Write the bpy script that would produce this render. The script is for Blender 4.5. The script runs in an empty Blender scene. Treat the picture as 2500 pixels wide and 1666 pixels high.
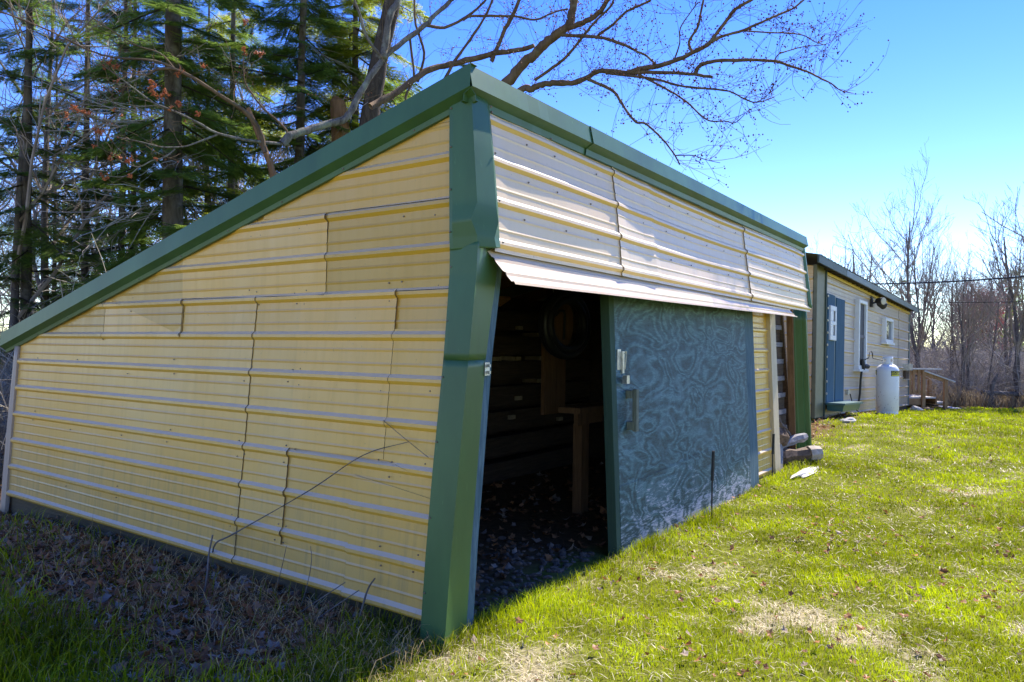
import bpy, bmesh, math, random
import numpy as np
from mathutils import Matrix, Vector

random.seed(7)
RNG = np.random.default_rng(11)
scene = bpy.context.scene
COL = scene.collection

# ------------------------------------------------------------------ camera
F_PX, ROLL, PITCH = 1830.0, 0.0103, 9 / 1830.0
CAM = np.array([0.0, 0.0, 1.5])
_r = np.array([math.cos(ROLL), 0, math.sin(ROLL)])
_d = np.array([0, math.cos(PITCH), math.sin(PITCH)])
_r = _r - _d * _r.dot(_d); _r /= np.linalg.norm(_r)
_u = np.cross(_r, _d)
cam_data = bpy.data.cameras.new("camera")
cam = bpy.data.objects.new("camera", cam_data)
COL.objects.link(cam)
cam_data.sensor_width = 36.0
cam_data.lens = F_PX / 2500 * 36.0
cam_data.clip_end = 2000
cam_data.clip_start = 0.05
M = Matrix.Identity(4)
for i in range(3):
    M[i][0], M[i][1], M[i][2], M[i][3] = _r[i], _u[i], -_d[i], CAM[i]
cam.matrix_world = M
scene.camera = cam

# ------------------------------------------------------------------ sky, sun, exposure
SUN_AZ, SUN_EL = math.radians(49.6), math.radians(50)      # azimuth from +X
SDIR = Vector((math.cos(SUN_AZ) * math.cos(SUN_EL), math.sin(SUN_AZ) * math.cos(SUN_EL), math.sin(SUN_EL)))
world = bpy.data.worlds.new("World")
scene.world = world
world.use_nodes = True
wn, wl = world.node_tree.nodes, world.node_tree.links
sky = wn.new("ShaderNodeTexSky")
sky.sky_type = 'NISHITA'
sky.sun_disc = False
sky.sun_elevation = SUN_EL
sky.sun_rotation = math.pi / 2 - SUN_AZ
sky.altitude = 300
sky.air_density = 0.9
sky.dust_density = 0.0
sky.ozone_density = 1.5
hsv = wn.new("ShaderNodeHueSaturation")
hsv.inputs["Saturation"].default_value = 1.38
hsv.inputs["Hue"].default_value = 0.526
wl.new(sky.outputs[0], hsv.inputs["Color"])
bg = wn["Background"]
wl.new(hsv.outputs[0], bg.inputs[0])
bg.inputs[1].default_value = 0.15
sun_data = bpy.data.lights.new("sun", 'SUN')
sun_data.energy = 4.6
sun_data.angle = math.radians(0.53)
sun_data.color = (1.0, 0.95, 0.86)
sun = bpy.data.objects.new("sun", sun_data)
COL.objects.link(sun)
sun.rotation_euler = SDIR.to_track_quat('Z', 'Y').to_euler()
scene.view_settings.view_transform = 'Standard'
scene.view_settings.look = 'None'
scene.view_settings.gamma = 1.0
scene.view_settings.use_curve_mapping = False
scene.view_settings.exposure = 1.27
scene.render.engine = 'CYCLES'
scene.cycles.use_denoising = True
scene.cycles.max_bounces = 8
scene.cycles.diffuse_bounces = 4
scene.cycles.transparent_max_bounces = 8
scene.cycles.sample_clamp_indirect = 6

# ------------------------------------------------------------------ helpers
def px(u, v, Y):
    """a point seen at photo pixel (u, v) standing Y metres ahead of the camera"""
    w = _r * (u - 1250) / F_PX + _u * (833 - v) / F_PX + _d
    return CAM + w * (Y / w[1])

def sstep(a, b, x):
    t = np.clip((np.asarray(x, float) - a) / (b - a), 0, 1)
    return t * t * (3 - 2 * t)

_tab = np.random.default_rng(5).random((64, 64))
def vnoise(x, y, s=1.0, o=0):
    x = np.asarray(x, float) * s + o * 7.31; y = np.asarray(y, float) * s + o * 3.77
    xi, yi = np.floor(x).astype(int), np.floor(y).astype(int)
    fx, fy = x - xi, y - yi
    fx = fx * fx * (3 - 2 * fx); fy = fy * fy * (3 - 2 * fy)
    g = lambda a, b: _tab[a % 64, b % 64]
    return (g(xi, yi) * (1 - fx) + g(xi + 1, yi) * fx) * (1 - fy) + (g(xi, yi + 1) * (1 - fx) + g(xi + 1, yi + 1) * fx) * fy

def gz(X, Y):
    """height of the ground"""
    X = np.asarray(X, float); Y = np.asarray(Y, float)
    h = 0.24 * np.exp(-(((X - 5.8) / 3.2) ** 2 + ((Y - 13.8) / 3.8) ** 2))
    h = h - 0.13 * sstep(15.5, 20, Y) * sstep(6, 10, X)
    h = h - 0.09 * sstep(-3.0, -5.5, X) * sstep(4.5, 7, Y)
    h = h + 0.03 * (vnoise(X, Y, 1.1) - 0.5) + 0.012 * (vnoise(X, Y, 3.7, 2) - 0.5)
    far = sstep(26, 90, np.hypot(X, Y))
    return h + far * 1.5 * (vnoise(X, Y, 0.03, 4) - 0.4)

def tag(o, label=None, cat=None, group=None, kind=None):
    if label: o["label"] = label
    if cat: o["category"] = cat
    if group: o["group"] = group
    if kind: o["kind"] = kind
    return o

def thing(name, label, cat, loc=(0, 0, 0), rotz=0.0, group=None):
    o = bpy.data.objects.new(name, None)
    o.empty_display_size = 0.2
    COL.objects.link(o)
    o.location = loc; o.rotation_euler = (0, 0, rotz)
    return tag(o, label, cat, group)

def link(name, me, parent=None):
    o = bpy.data.objects.new(name, me)
    COL.objects.link(o)
    if parent is not None: o.parent = parent
    return o

def frame_of(t):
    t = t / (np.linalg.norm(t) + 1e-9)
    a = np.array([0, 0, 1.0]) if abs(t[2]) < 0.9 else np.array([1.0, 0, 0])
    n = np.cross(t, a); n /= np.linalg.norm(n)
    return t, n, np.cross(t, n)

class MB:
    """collects faces and links them as ONE mesh"""
    def __init__(s): s.V = []; s.F = []; s.n = 0; s.C = []
    def add(s, V, F, mi=0, col=None):
        V = np.asarray(V, float).reshape(-1, 3); F = np.asarray(F, int)
        if len(V) == 0: return s
        s.V.append(V); s.F.append((F + s.n, mi)); s.n += len(V)
        if col is not None:
            c = np.asarray(col, float)
            if c.ndim == 1: c = np.tile(c, (len(V), 1))
            s.C.append(c)
        return s
    def box(s, a, b, mi=0):
        (x0, y0, z0), (x1, y1, z1) = a, b
        V = [(x0,y0,z0),(x1,y0,z0),(x1,y1,z0),(x0,y1,z0),(x0,y0,z1),(x1,y0,z1),(x1,y1,z1),(x0,y1,z1)]
        return s.add(V, [(0,3,2,1),(4,5,6,7),(0,1,5,4),(1,2,6,5),(2,3,7,6),(3,0,4,7)], mi)
    def beam(s, p, q, w, t, up=(0,0,1), mi=0):
        """a board from p to q, w across, t thick (thickness along up)"""
        p, q = np.asarray(p, float), np.asarray(q, float)
        d = q - p; L = np.linalg.norm(d); d /= L
        u = np.asarray(up, float); u = u - d * u.dot(d); u /= np.linalg.norm(u)
        c = np.cross(d, u)
        V = []
        for e in (p, q):
            for i, j in ((-1,-1),(1,-1),(1,1),(-1,1)):
                V.append(e + c * i * w / 2 + u * j * t / 2)
        return s.add(V, [(0,3,2,1),(4,5,6,7),(0,1,5,4),(1,2,6,5),(2,3,7,6),(3,0,4,7)], mi)
    def tube(s, pts, rad, k=6, mi=0, cap=True, col=None):
        pts = np.asarray(pts, float); n = len(pts)
        rad = np.full(n, rad) if np.isscalar(rad) else np.asarray(rad, float)
        T = np.gradient(pts, axis=0)
        t, a, b = frame_of(T[0])
        ang = np.arange(k) * 2 * math.pi / k
        V = np.empty((n, k, 3))
        for i in range(n):
            t = T[i] / (np.linalg.norm(T[i]) + 1e-9)
            a = a - t * a.dot(t); a /= (np.linalg.norm(a) + 1e-9); b = np.cross(t, a)
            V[i] = pts[i] + rad[i] * (np.cos(ang)[:, None] * a + np.sin(ang)[:, None] * b)
        i, j = np.meshgrid(np.arange(n - 1), np.arange(k), indexing='ij')
        F = np.stack([i*k+j, i*k+(j+1)%k, (i+1)*k+(j+1)%k, (i+1)*k+j], -1).reshape(-1, 4)
        s.add(V.reshape(-1, 3), F, mi, col)
        if cap:
            o = s.n - n * k
            for e in (0, n - 1):
                s.F.append((np.array([[o+e*k+q for q in range(k)]]), mi))
        return s
    def lathe(s, prof, k=24, c=(0,0,0), mi=0):
        prof = np.asarray(prof, float); n = len(prof)
        ang = np.arange(k) * 2 * math.pi / k
        V = np.stack([prof[:,0,None]*np.cos(ang)+c[0], prof[:,0,None]*np.sin(ang)+c[1], np.repeat(prof[:,1,None],k,1)+c[2]], -1)
        i, j = np.meshgrid(np.arange(n-1), np.arange(k), indexing='ij')
        F = np.stack([i*k+j, i*k+(j+1)%k, (i+1)*k+(j+1)%k, (i+1)*k+j], -1).reshape(-1,4)
        return s.add(V.reshape(-1,3), F, mi)
    def build(s, name, mats, parent=None, smooth=False):
        me = bpy.data.meshes.new(name)
        V = np.concatenate(s.V) if s.V else np.zeros((0,3))
        me.vertices.add(len(V)); me.vertices.foreach_set("co", V.astype(np.float32).ravel())
        loops = np.concatenate([f.ravel() for f, m in s.F])
        sizes = np.concatenate([np.full(len(f), f.shape[1]) for f, m in s.F])
        mi = np.concatenate([np.full(len(f), m) for f, m in s.F])
        me.loops.add(len(loops)); me.polygons.add(len(sizes))
        me.loops.foreach_set("vertex_index", loops.astype(np.int32))
        me.polygons.foreach_set("loop_start", np.concatenate([[0], np.cumsum(sizes)[:-1]]).astype(np.int32))
        me.polygons.foreach_set("material_index", mi.astype(np.int32))
        me.polygons.foreach_set("use_smooth", np.full(len(sizes), bool(smooth)))
        if s.C:
            C = np.concatenate(s.C)
            at = me.color_attributes.new("tint", 'FLOAT_COLOR', 'POINT')
            at.data.foreach_set("color", np.concatenate([C, np.ones((len(C),1))], 1).astype(np.float32).ravel())
        for m in (mats if isinstance(mats, (list, tuple)) else [mats]): me.materials.append(m)
        me.update(calc_edges=True); me.validate()
        return link(name, me, parent)

def bevel(o, w=0.004, seg=2):
    m = o.modifiers.new("bevel", 'BEVEL'); m.width = w; m.segments = seg; m.limit_method = 'ANGLE'
    return o

# ------------------------------------------------------------------ materials
def nodes(name):
    m = bpy.data.materials.new(name); m.use_nodes = True
    t = m.node_tree
    return m, t, t.nodes["Principled BSDF"]

def N(t, kind, **kw):
    n = t.nodes.new(kind)
    for k, v in kw.items():
        if k in n.inputs: n.inputs[k].default_value = v
        else: setattr(n, k, v)
    return n

def noise(t, scale, vec=None, detail=6, rough=0.6, dist=0.0):
    n = N(t, "ShaderNodeTexNoise", Scale=scale, Detail=detail, Roughness=rough, Distortion=dist)
    if vec is not None: t.links.new(vec, n.inputs["Vector"])
    return n.outputs["Fac"]

def ramp(t, fac, stops):
    n = t.nodes.new("ShaderNodeValToRGB")
    e = n.color_ramp.elements
    while len(e) < len(stops): e.new(0.5)
    for i, (p, c) in enumerate(stops):
        e[i].position = p
        e[i].color = (c, c, c, 1) if np.isscalar(c) else (*c, 1)
    t.links.new(fac, n.inputs[0])
    return n.outputs[0]

def mix(t, fac, a, b, mode='MIX'):
    n = t.nodes.new("ShaderNodeMix"); n.data_type = 'RGBA'; n.blend_type = mode
    def put(sock, v):
        if isinstance(v, (tuple, list)): sock.default_value = (*v, 1)
        else: t.links.new(v, sock)
    if np.isscalar(fac): n.inputs[0].default_value = fac
    else: t.links.new(fac, n.inputs[0])
    put(n.inputs[6], a); put(n.inputs[7], b)
    return n.outputs[2]

def mmath(t, op, a, b=None, clamp=False):
    n = t.nodes.new("ShaderNodeMath"); n.operation = op; n.use_clamp = clamp
    for i, v in enumerate((a, b)):
        if v is None: continue
        if np.isscalar(v): n.inputs[i].default_value = v
        else: t.links.new(v, n.inputs[i])
    return n.outputs[0]

def objco(t, scale=(1,1,1), rot=(0,0,0), out="Object"):
    c = t.nodes.new("ShaderNodeTexCoord")
    mp = t.nodes.new("ShaderNodeMapping")
    mp.inputs["Scale"].default_value = scale; mp.inputs["Rotation"].default_value = rot
    t.links.new(c.outputs[out], mp.inputs[0])
    return mp.outputs[0]

def bump(t, p, h, strength=0.3, dist=0.01):
    b = N(t, "ShaderNodeBump", Strength=strength, Distance=dist)
    t.links.new(h, b.inputs["Height"]); t.links.new(b.outputs[0], p.inputs["Normal"])

def simple(name, c, rough=0.6, var=0.25, scale=8, bumps=0.0, metal=0.0, spec=0.5, stretch=(1,1,1), coat=0.0):
    m, t, p = nodes(name)
    v = objco(t, stretch)
    f = noise(t, scale, v)
    lo = tuple(x * (1 - var) for x in c); hi = tuple(min(1, x * (1 + var)) for x in c)
    t.links.new(ramp(t, f, [(0.3, lo), (0.7, hi)]), p.inputs["Base Color"])
    p.inputs["Roughness"].default_value = rough; p.inputs["Metallic"].default_value = metal
    p.inputs["Specular IOR Level"].default_value = spec
    p.inputs["Coat Weight"].default_value = coat
    if bumps: bump(t, p, f, bumps, 0.02)
    return m

def siding_mat(name, base, fade, grime=1.0, zlow=0.55):
    """painted steel siding: chalked paint, rain streaks, green-brown grime near the ground"""
    m, t, p = nodes(name)
    oi = t.nodes.new("ShaderNodeObjectInfo")
    sepc = t.nodes.new("ShaderNodeTexCoord"); sep = t.nodes.new("ShaderNodeSeparateXYZ")
    t.links.new(sepc.outputs["Object"], sep.inputs[0])
    big = noise(t, 1.3, objco(t), 4, 0.5)
    c = mix(t, ramp(t, big, [(0.35, 0.0), (0.7, 1.0)]), base, fade)
    c = mix(t, 1.0, c, oi.outputs["Color"], 'MULTIPLY')
    streak = noise(t, 3.0, objco(t, (9, 9, 0.45)), 5, 0.65)
    sm = ramp(t, streak, [(0.48, 0.0), (0.74, 1.0)])
    low = ramp(t, mmath(t, 'ADD', sep.outputs["Z"], mmath(t, 'MULTIPLY', noise(t, 2.2, objco(t)), 0.35)), [(0.12, 1.0), (min(0.99, zlow + 0.35), 0.14)])
    c = mix(t, mmath(t, 'MULTIPLY', mmath(t, 'MULTIPLY', sm, low), 0.75 * grime), c, (0.17, 0.15, 0.06))
    c = mix(t, mmath(t, 'MULTIPLY', low, 0.50 * grime), c, (0.24, 0.19, 0.10))
    spots = ramp(t, noise(t, 55, objco(t), 2, 0.5), [(0.70, 0.0), (0.76, 1.0)])
    c = mix(t, mmath(t, 'MULTIPLY', spots, 0.35), c, (0.16, 0.13, 0.08))
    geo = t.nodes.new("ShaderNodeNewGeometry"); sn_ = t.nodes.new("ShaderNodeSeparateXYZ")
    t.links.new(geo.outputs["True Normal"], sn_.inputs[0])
    painted_sky = ramp(t, mmath(t, 'ADD', sn_.outputs["Z"], mmath(t, 'MULTIPLY', noise(t, 6, objco(t)), 0.2)), [(0.42, 0.0), (0.70, 0.55)])
    c = mix(t, painted_sky, c, (0.62, 0.54, 0.46))          # pale sky reflection painted into the upward sides of the ribs
    painted_bounce = ramp(t, mmath(t, 'MULTIPLY', sn_.outputs["Z"], -1.0), [(0.30, 0.0), (0.62, 0.55)])
    c = mix(t, painted_bounce, c, (0.74, 0.46, 0.03))         # yellow light bounced off the grass, painted into the rib undersides
    t.links.new(c, p.inputs["Base Color"])
    t.links.new(ramp(t, streak, [(0.3, 0.30), (0.8, 0.5)]), p.inputs["Roughness"])
    p.inputs["Specular IOR Level"].default_value = 0.5
    bump(t, p, noise(t, 5, objco(t, (1, 1, 0.5)), 3, 0.5), 0.10, 0.02)
    return m

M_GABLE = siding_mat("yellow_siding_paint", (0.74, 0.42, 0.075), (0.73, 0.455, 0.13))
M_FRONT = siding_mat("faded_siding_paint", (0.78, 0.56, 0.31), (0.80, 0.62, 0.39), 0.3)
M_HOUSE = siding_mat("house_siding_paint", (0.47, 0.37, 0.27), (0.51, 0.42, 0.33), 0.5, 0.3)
M_EDGE = simple("raw_steel_edge", (0.10, 0.08, 0.05), 0.8)

def paint_green(name, c, rough=0.32):
    m, t, p = nodes(name)
    f = noise(t, 2.5, objco(t, (1, 1, 0.4)), 5)
    base = ramp(t, f, [(0.3, tuple(x*0.8 for x in c)), (0.7, tuple(x*1.2 for x in c))])
    sc = ramp(t, noise(t, 60, objco(t, (1, 1, 0.15)), 3), [(0.70, 0.0), (0.74, 1.0)])
    base = mix(t, mmath(t, 'MULTIPLY', sc, 0.3), base, tuple(min(1, x * 2.5 + 0.05) for x in c))
    t.links.new(base, p.inputs["Base Color"])
    p.inputs["Roughness"].default_value = rough
    p.inputs["Specular IOR Level"].default_value = 0.4
    bump(t, p, noise(t, 3.5, objco(t), 2, 0.4), 0.12, 0.03)
    return m
M_GREEN = paint_green("green_trim_paint", (0.050, 0.118, 0.038), 0.42)
M_HGREEN = paint_green("house_green_paint", (0.05, 0.075, 0.055), 0.5)
M_HBLUE = paint_green("house_fascia_paint", (0.085, 0.13, 0.145), 0.4)
M_OLIVE = simple("olive_trim_paint", (0.16, 0.15, 0.075), 0.5, 0.15)
M_TAN = simple("tan_trim_paint", (0.40, 0.31, 0.23), 0.5, 0.12, 6, 0.1, stretch=(6, 6, .6))
M_JAMB = simple("peach_jamb_paint", (0.55, 0.43, 0.27), 0.55, 0.12, 6, 0.1, stretch=(6, 6, .6))

def wood(name, a, b, rough=0.8, sc=(3, 3, 30), bumpy=0.4):
    m, t, p = nodes(name)
    v = objco(t, sc)
    f = noise(t, 1.6, v, 8, 0.65, 0.6)
    t.links.new(ramp(t, f, [(0.28, a), (0.72, b)]), p.inputs["Base Color"])
    p.inputs["Roughness"].default_value = rough
    p.inputs["Specular IOR Level"].default_value = 0.25
    bump(t, p, f, bumpy, 0.01)
    return m
M_DARKWOOD = wood("dark_old_wood", (0.045, 0.031, 0.021), (0.13, 0.088, 0.056), sc=(2, 25, 25))
M_SILL = wood("rotten_sill_wood", (0.05, 0.04, 0.025), (0.14, 0.105, 0.06), sc=(25, 2, 25))
M_BROWN = wood("brown_plank_wood", (0.13, 0.065, 0.028), (0.27, 0.145, 0.066), sc=(20, 20, 2))
M_ORANGE = wood("sun_painted_wood", (0.45, 0.22, 0.07), (0.65, 0.36, 0.14), sc=(3, 20, 20))  # bright orange puts the sunlight on the roof boards into the wood colour
M_BLOCK = wood("pale_block_wood", (0.35, 0.27, 0.16), (0.50, 0.40, 0.25), sc=(20, 20, 20))
M_GREY = wood("weathered_grey_wood", (0.13, 0.12, 0.13), (0.33, 0.31, 0.31), sc=(4, 25, 25))
M_LOG = wood("split_log_wood", (0.06, 0.038, 0.025), (0.21, 0.14, 0.09), sc=(3, 22, 22))
M_LOGEND = wood("pale_log_wood", (0.30, 0.24, 0.18), (0.55, 0.46, 0.36), sc=(12, 12, 12))
M_PORCH = wood("porch_wood", (0.22, 0.12, 0.055), (0.42, 0.25, 0.12), sc=(9, 9, 2))
M_PORCHTOP = wood("bleached_porch_wood", (0.40, 0.37, 0.34), (0.62, 0.58, 0.54), sc=(3, 18, 18))

def plywood():
    """blue-green paint worn off along swirling plywood grain, bare grey wood at the foot"""
    m, t, p = nodes("worn_blue_plywood")
    c = t.nodes.new("ShaderNodeTexCoord"); sep = t.nodes.new("ShaderNodeSeparateXYZ")
    t.links.new(c.outputs["Object"], sep.inputs[0])
    vec = objco(t, (1.15, 1, 2.3))
    big = noise(t, 1.5, vec, 6, 0.45, 0.6)
    band = mmath(t, 'SINE', mmath(t, 'MULTIPLY', big, 62.0))
    grain = mmath(t, 'MULTIPLY', mmath(t, 'ADD', band, 1.0), 0.5)
    fib = noise(t, 9, objco(t, (0.9, 1, 6)), 10, 0.78, 1.4)
    blot = noise(t, 3.2, objco(t, (1, 1, 1.5)), 8, 0.75, 1.0)
    base = ramp(t, mmath(t, 'ADD', mmath(t, 'MULTIPLY', grain, 0.18), mmath(t, 'MULTIPLY', fib, 0.82)),
                [(0.36, (0.006, 0.026, 0.031)), (0.51, (0.024, 0.080, 0.094)), (0.66, (0.095, 0.20, 0.22))])
    base = mix(t, ramp(t, blot, [(0.48, 0.0), (0.70, 0.65)]), base, (0.105, 0.205, 0.245))
    z = sep.outputs["Z"]
    wear = mmath(t, 'SUBTRACT', 0.80, mmath(t, 'MULTIPLY', z, 0.95))
    wear = mmath(t, 'ADD', wear, mmath(t, 'MULTIPLY', mmath(t, 'SUBTRACT', grain, 0.55), 0.24))
    wear = mmath(t, 'ADD', wear, mmath(t, 'MULTIPLY', mmath(t, 'SUBTRACT', blot, 0.5), 1.1))
    wear = mmath(t, 'ADD', wear, mmath(t, 'MULTIPLY', mmath(t, 'SUBTRACT', fib, 0.5), 2.0))
    wm = ramp(t, wear, [(0.60, 0.0), (0.92, 1.0)])
    bare = ramp(t, fib, [(0.3, (0.20, 0.19, 0.24)), (0.7, (0.52, 0.49, 0.56))])
    col = mix(t, wm, base, bare)
    t.links.new(col, p.inputs["Base Color"])
    p.inputs["Roughness"].default_value = 0.62
    bump(t, p, mmath(t, 'ADD', grain, fib), 0.35, 0.004)
    return m
M_PLY = plywood()
M_BLUEEDGE = wood("worn_blue_board", (0.030, 0.070, 0.085), (0.13, 0.20, 0.23), sc=(20, 20, 2.5))
M_GREENBOARD = wood("dark_green_board", (0.022, 0.050, 0.036), (0.045, 0.085, 0.06), sc=(12, 12, 1))
M_STEEL = simple("galvanised_steel", (0.45, 0.44, 0.40), 0.4, 0.3, 30, 0.1, 0.8)
M_SCREW = simple("rusty_screw", (0.16, 0.12, 0.09), 0.5, 0.4, 60)
M_IRON = simple("black_iron", (0.02, 0.018, 0.018), 0.6, 0.4, 30, 0.2)
M_RUBBER = simple("black_rubber", (0.010, 0.010, 0.011), 0.5, 0.2, 10)
M_WHITE = simple("white_window_vinyl", (0.72, 0.72, 0.70), 0.4, 0.06, 5)
M_TANK = simple("white_tank_paint", (0.74, 0.75, 0.74), 0.42, 0.05, 4)
M_TANKLABEL = simple("black_label", (0.02, 0.022, 0.01), 0.4, 0.1)
M_YELLOW = simple("yellow_label", (0.62, 0.55, 0.03), 0.4, 0.1)
M_LAMP = simple("lamp_glass", (0.55, 0.50, 0.38), 0.2, 0.1)
M_SCREEN = simple("insect_screen", (0.028, 0.030, 0.038), 0.6, 0.2)
M_STONE = simple("pale_stone", (0.42, 0.39, 0.36), 0.9, 0.35, 9, 0.5)
M_GRAVEL = simple("grey_gravel", (0.13, 0.085, 0.055), 0.9, 0.45, 14, 0.4)
M_MOSS = simple("yellow_moss", (0.17, 0.145, 0.018), 1.0, 0.4, 40, 0.6)
M_BDOOR = wood("blue_door_paint", (0.035, 0.085, 0.125), (0.075, 0.145, 0.19), sc=(10, 10, 1.2), bumpy=0.2)
M_PLANTER = simple("teal_planter_plastic", (0.035, 0.11, 0.12), 0.35, 0.15)
m, t, p = nodes("window_glass")
p.inputs["Base Color"].default_value = (0.05, 0.07, 0.08, 1); p.inputs["Roughness"].default_value = 0.03
p.inputs["Specular IOR Level"].default_value = 1.0
M_GLASS = m

def bark(name, a, b, lichen=(0.3, 0.3, 0.24), lf=0.2, sc=9, strength=0.7):
    m, t, p = nodes(name)
    f = noise(t, sc, objco(t, (1, 1, 0.25)), 8, 0.7, 0.4)
    c = ramp(t, f, [(0.3, a), (0.7, b)])
    l = ramp(t, noise(t, 5, objco(t), 4, 0.6), [(0.62 - lf * 0.3, 0.0), (0.74, 1.0)])
    c = mix(t, mmath(t, 'MULTIPLY', l, min(1.0, 0.4 + lf)), c, lichen)
    t.links.new(c, p.inputs["Base Color"])
    p.inputs["Roughness"].default_value = 0.9; p.inputs["Specular IOR Level"].default_value = 0.2
    bump(t, p, f, strength, 0.03)
    return m
M_FIRBARK = bark("fir_bark", (0.035, 0.028, 0.022), (0.17, 0.145, 0.12), (0.26, 0.25, 0.21), 0.25)
M_MAPLEBARK = bark("maple_bark", (0.070, 0.044, 0.026), (0.21, 0.135, 0.080), (0.27, 0.25, 0.15), 0.15)
M_DARKBARK = bark("dark_maple_bark", (0.020, 0.015, 0.011), (0.11, 0.082, 0.06), (0.26, 0.24, 0.19), 0.12, 16, 1.0)
M_LICHENBARK = bark("lichen_bark", (0.055, 0.042, 0.033), (0.27, 0.235, 0.19), (0.36, 0.36, 0.24), 0.3, sc=22, strength=1.0)
M_GREYBARK = bark("grey_bark", (0.055, 0.045, 0.042), (0.20, 0.175, 0.155), (0.25, 0.23, 0.19), 0.2)
M_TWIG = simple("bare_twigs", (0.25, 0.205, 0.165), 0.9, 0.4, 3)
M_PALETWIG = simple("pale_twigs", (0.28, 0.25, 0.22), 0.9, 0.4, 3)

def tinted(name, transl=0.4, rough=0.6, hue=None):
    """colour comes per piece from the tint attribute; thin leaf that also lets light through"""
    m = bpy.data.materials.new(name); m.use_nodes = True
    t = m.node_tree; t.nodes.clear()
    a = t.nodes.new("ShaderNodeAttribute"); a.attribute_name = "tint"
    d = t.nodes.new("ShaderNodeBsdfDiffuse"); tr = t.nodes.new("ShaderNodeBsdfTranslucent")
    g = N(t, "ShaderNodeBsdfGlossy", Roughness=0.45)
    mx = N(t, "ShaderNodeMixShader"); mx.inputs[0].default_value = transl
    mg = N(t, "ShaderNodeMixShader"); mg.inputs[0].default_value = 0.02
    out = t.nodes.new("ShaderNodeOutputMaterial")
    t.links.new(a.outputs["Color"], d.inputs[0]); t.links.new(a.outputs["Color"], tr.inputs[0])
    t.links.new(d.outputs[0], mx.inputs[1]); t.links.new(tr.outputs[0], mx.inputs[2])
    t.links.new(mx.outputs[0], mg.inputs[1]); t.links.new(g.outputs[0], mg.inputs[2])
    t.links.new(mg.outputs[0], out.inputs[0])
    return m
M_GRASS = tinted("grass_blades", 0.45)
M_STRAW = tinted("dry_straw", 0.42)
M_NEEDLE = tinted("fir_needles", 0.65)
M_LEAF = tinted("dead_leaves", 0.15)
M_BUD = tinted("maple_buds", 0.3)

# ------------------------------------------------------------------ ground
TH = math.atan2(.821, .571)
CS, SN = math.cos(TH), math.sin(TH)
C0 = np.array([-.346, 3.96, 0.0])
def shed_local(X, Y):
    dx, dy = np.asarray(X) - C0[0], np.asarray(Y) - C0[1]
    return dx * CS + dy * SN, -dx * SN + dy * CS
def shed_world(x, y, z=0.0):
    return np.array([C0[0] + CS * x - SN * y, C0[1] + SN * x + CS * y, z])
O2 = np.array([5.603, 13.5, 0.23])
D2 = np.array([.602, .798, -.031]); D2 /= np.linalg.norm(D2)
N2 = np.array([.798, -.602, 0]); N2 -= D2 * N2.dot(D2); N2 /= np.linalg.norm(N2)
U2 = np.cross(N2, D2)

def litter_mask(X, Y):
    """1 where dead leaves cover the ground (beside the gable wall and in the shed)"""
    x, y = shed_local(X, Y)
    w = 0.55 * (vnoise(X, Y, 1.4, 9) - 0.5) + 0.35 * (vnoise(X, Y, 4, 8) - .5)
    side = sstep(-1.45, -0.85, x + w) * sstep(-0.05, 0.55, y + w)
    inside = sstep(-0.1, 0.12, x) * sstep(-0.1, 0.25, y + w * .5) * (x < 7.6)
    behind = sstep(4.6, 5.2, y) * (x < 9)
    wood_edge = sstep(20.2, 21.3, Y + 0.12 * (X - 10) * 0 + w)
    return np.clip(np.maximum.reduce([side, inside, behind, wood_edge * sstep(5, 8, X)]), 0, 1)

def straw_mask(X, Y):
    n = 0.35 * vnoise(X, Y, 1.1, 3) + 0.35 * vnoise(X, Y, 3.3, 5) + 0.30 * vnoise(X, Y, 8.5, 15)
    near = 1 - sstep(3.5, 9.5, Y)
    return sstep(0.62 - 0.04 * near, 0.88 - 0.06 * near, n)

xs = np.unique(np.concatenate([np.linspace(-400, -40, 12), np.linspace(-40, -8, 20), np.linspace(-8, 16, 161), np.linspace(16, 50, 24), np.linspace(50, 400, 12)]))
ys = np.unique(np.concatenate([np.linspace(-60, 1, 12), np.linspace(1, 24, 170), np.linspace(24, 60, 24), np.linspace(60, 700, 16)]))
gx, gy = np.meshgrid(xs, ys)
gh = gz(gx, gy)
hx = (np.abs(gx - 11) < 30) * 0
mb = MB()
nx, ny = len(xs), len(ys)
i, j = np.meshgrid(np.arange(ny - 1), np.arange(nx - 1), indexing='ij')
Fg = np.stack([i*nx+j, i*nx+j+1, (i+1)*nx+j+1, (i+1)*nx+j], -1).reshape(-1, 4)
lm = litter_mask(gx, gy).ravel()[:, None]; sm_ = straw_mask(gx, gy).ravel()[:, None]
soil = np.array([0.13, 0.135, 0.016]) * (1 - sm_) + np.array([0.36, 0.30, 0.17]) * sm_
gcol = soil * (1 - lm) + np.array([0.15, 0.085, 0.036]) * lm
mb.add(np.stack([gx, gy, gh], -1).reshape(-1, 3), Fg, 0, gcol)
m, t, p = nodes("soil")
a = t.nodes.new("ShaderNodeAttribute"); a.attribute_name = "tint"
f = noise(t, 14, objco(t), 8, 0.7)
t.links.new(mix(t, 1.0, a.outputs["Color"], ramp(t, f, [(0.3, 0.55), (0.7, 1.35)]), 'MULTIPLY'), p.inputs["Base Color"])
p.inputs["Roughness"].default_value = 1.0; p.inputs["Specular IOR Level"].default_value = 0.1
bump(t, p, f, 0.6, 0.03)
ground = tag(mb.build("ground", m, None, True), kind="structure")

# ------------------------------------------------------------------ the shed
shed = thing("metal_shed", "yellow metal sided lean-to shed with green trim and an open sliding door", "shed", C0, TH)

def lean(y, z):
    t = min(max((1.75 - z) / 1.75, 0), 1.1)
    return -(0.19 - 0.10 * min(max(y / 5.0, 0), 1.1)) * t

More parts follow.
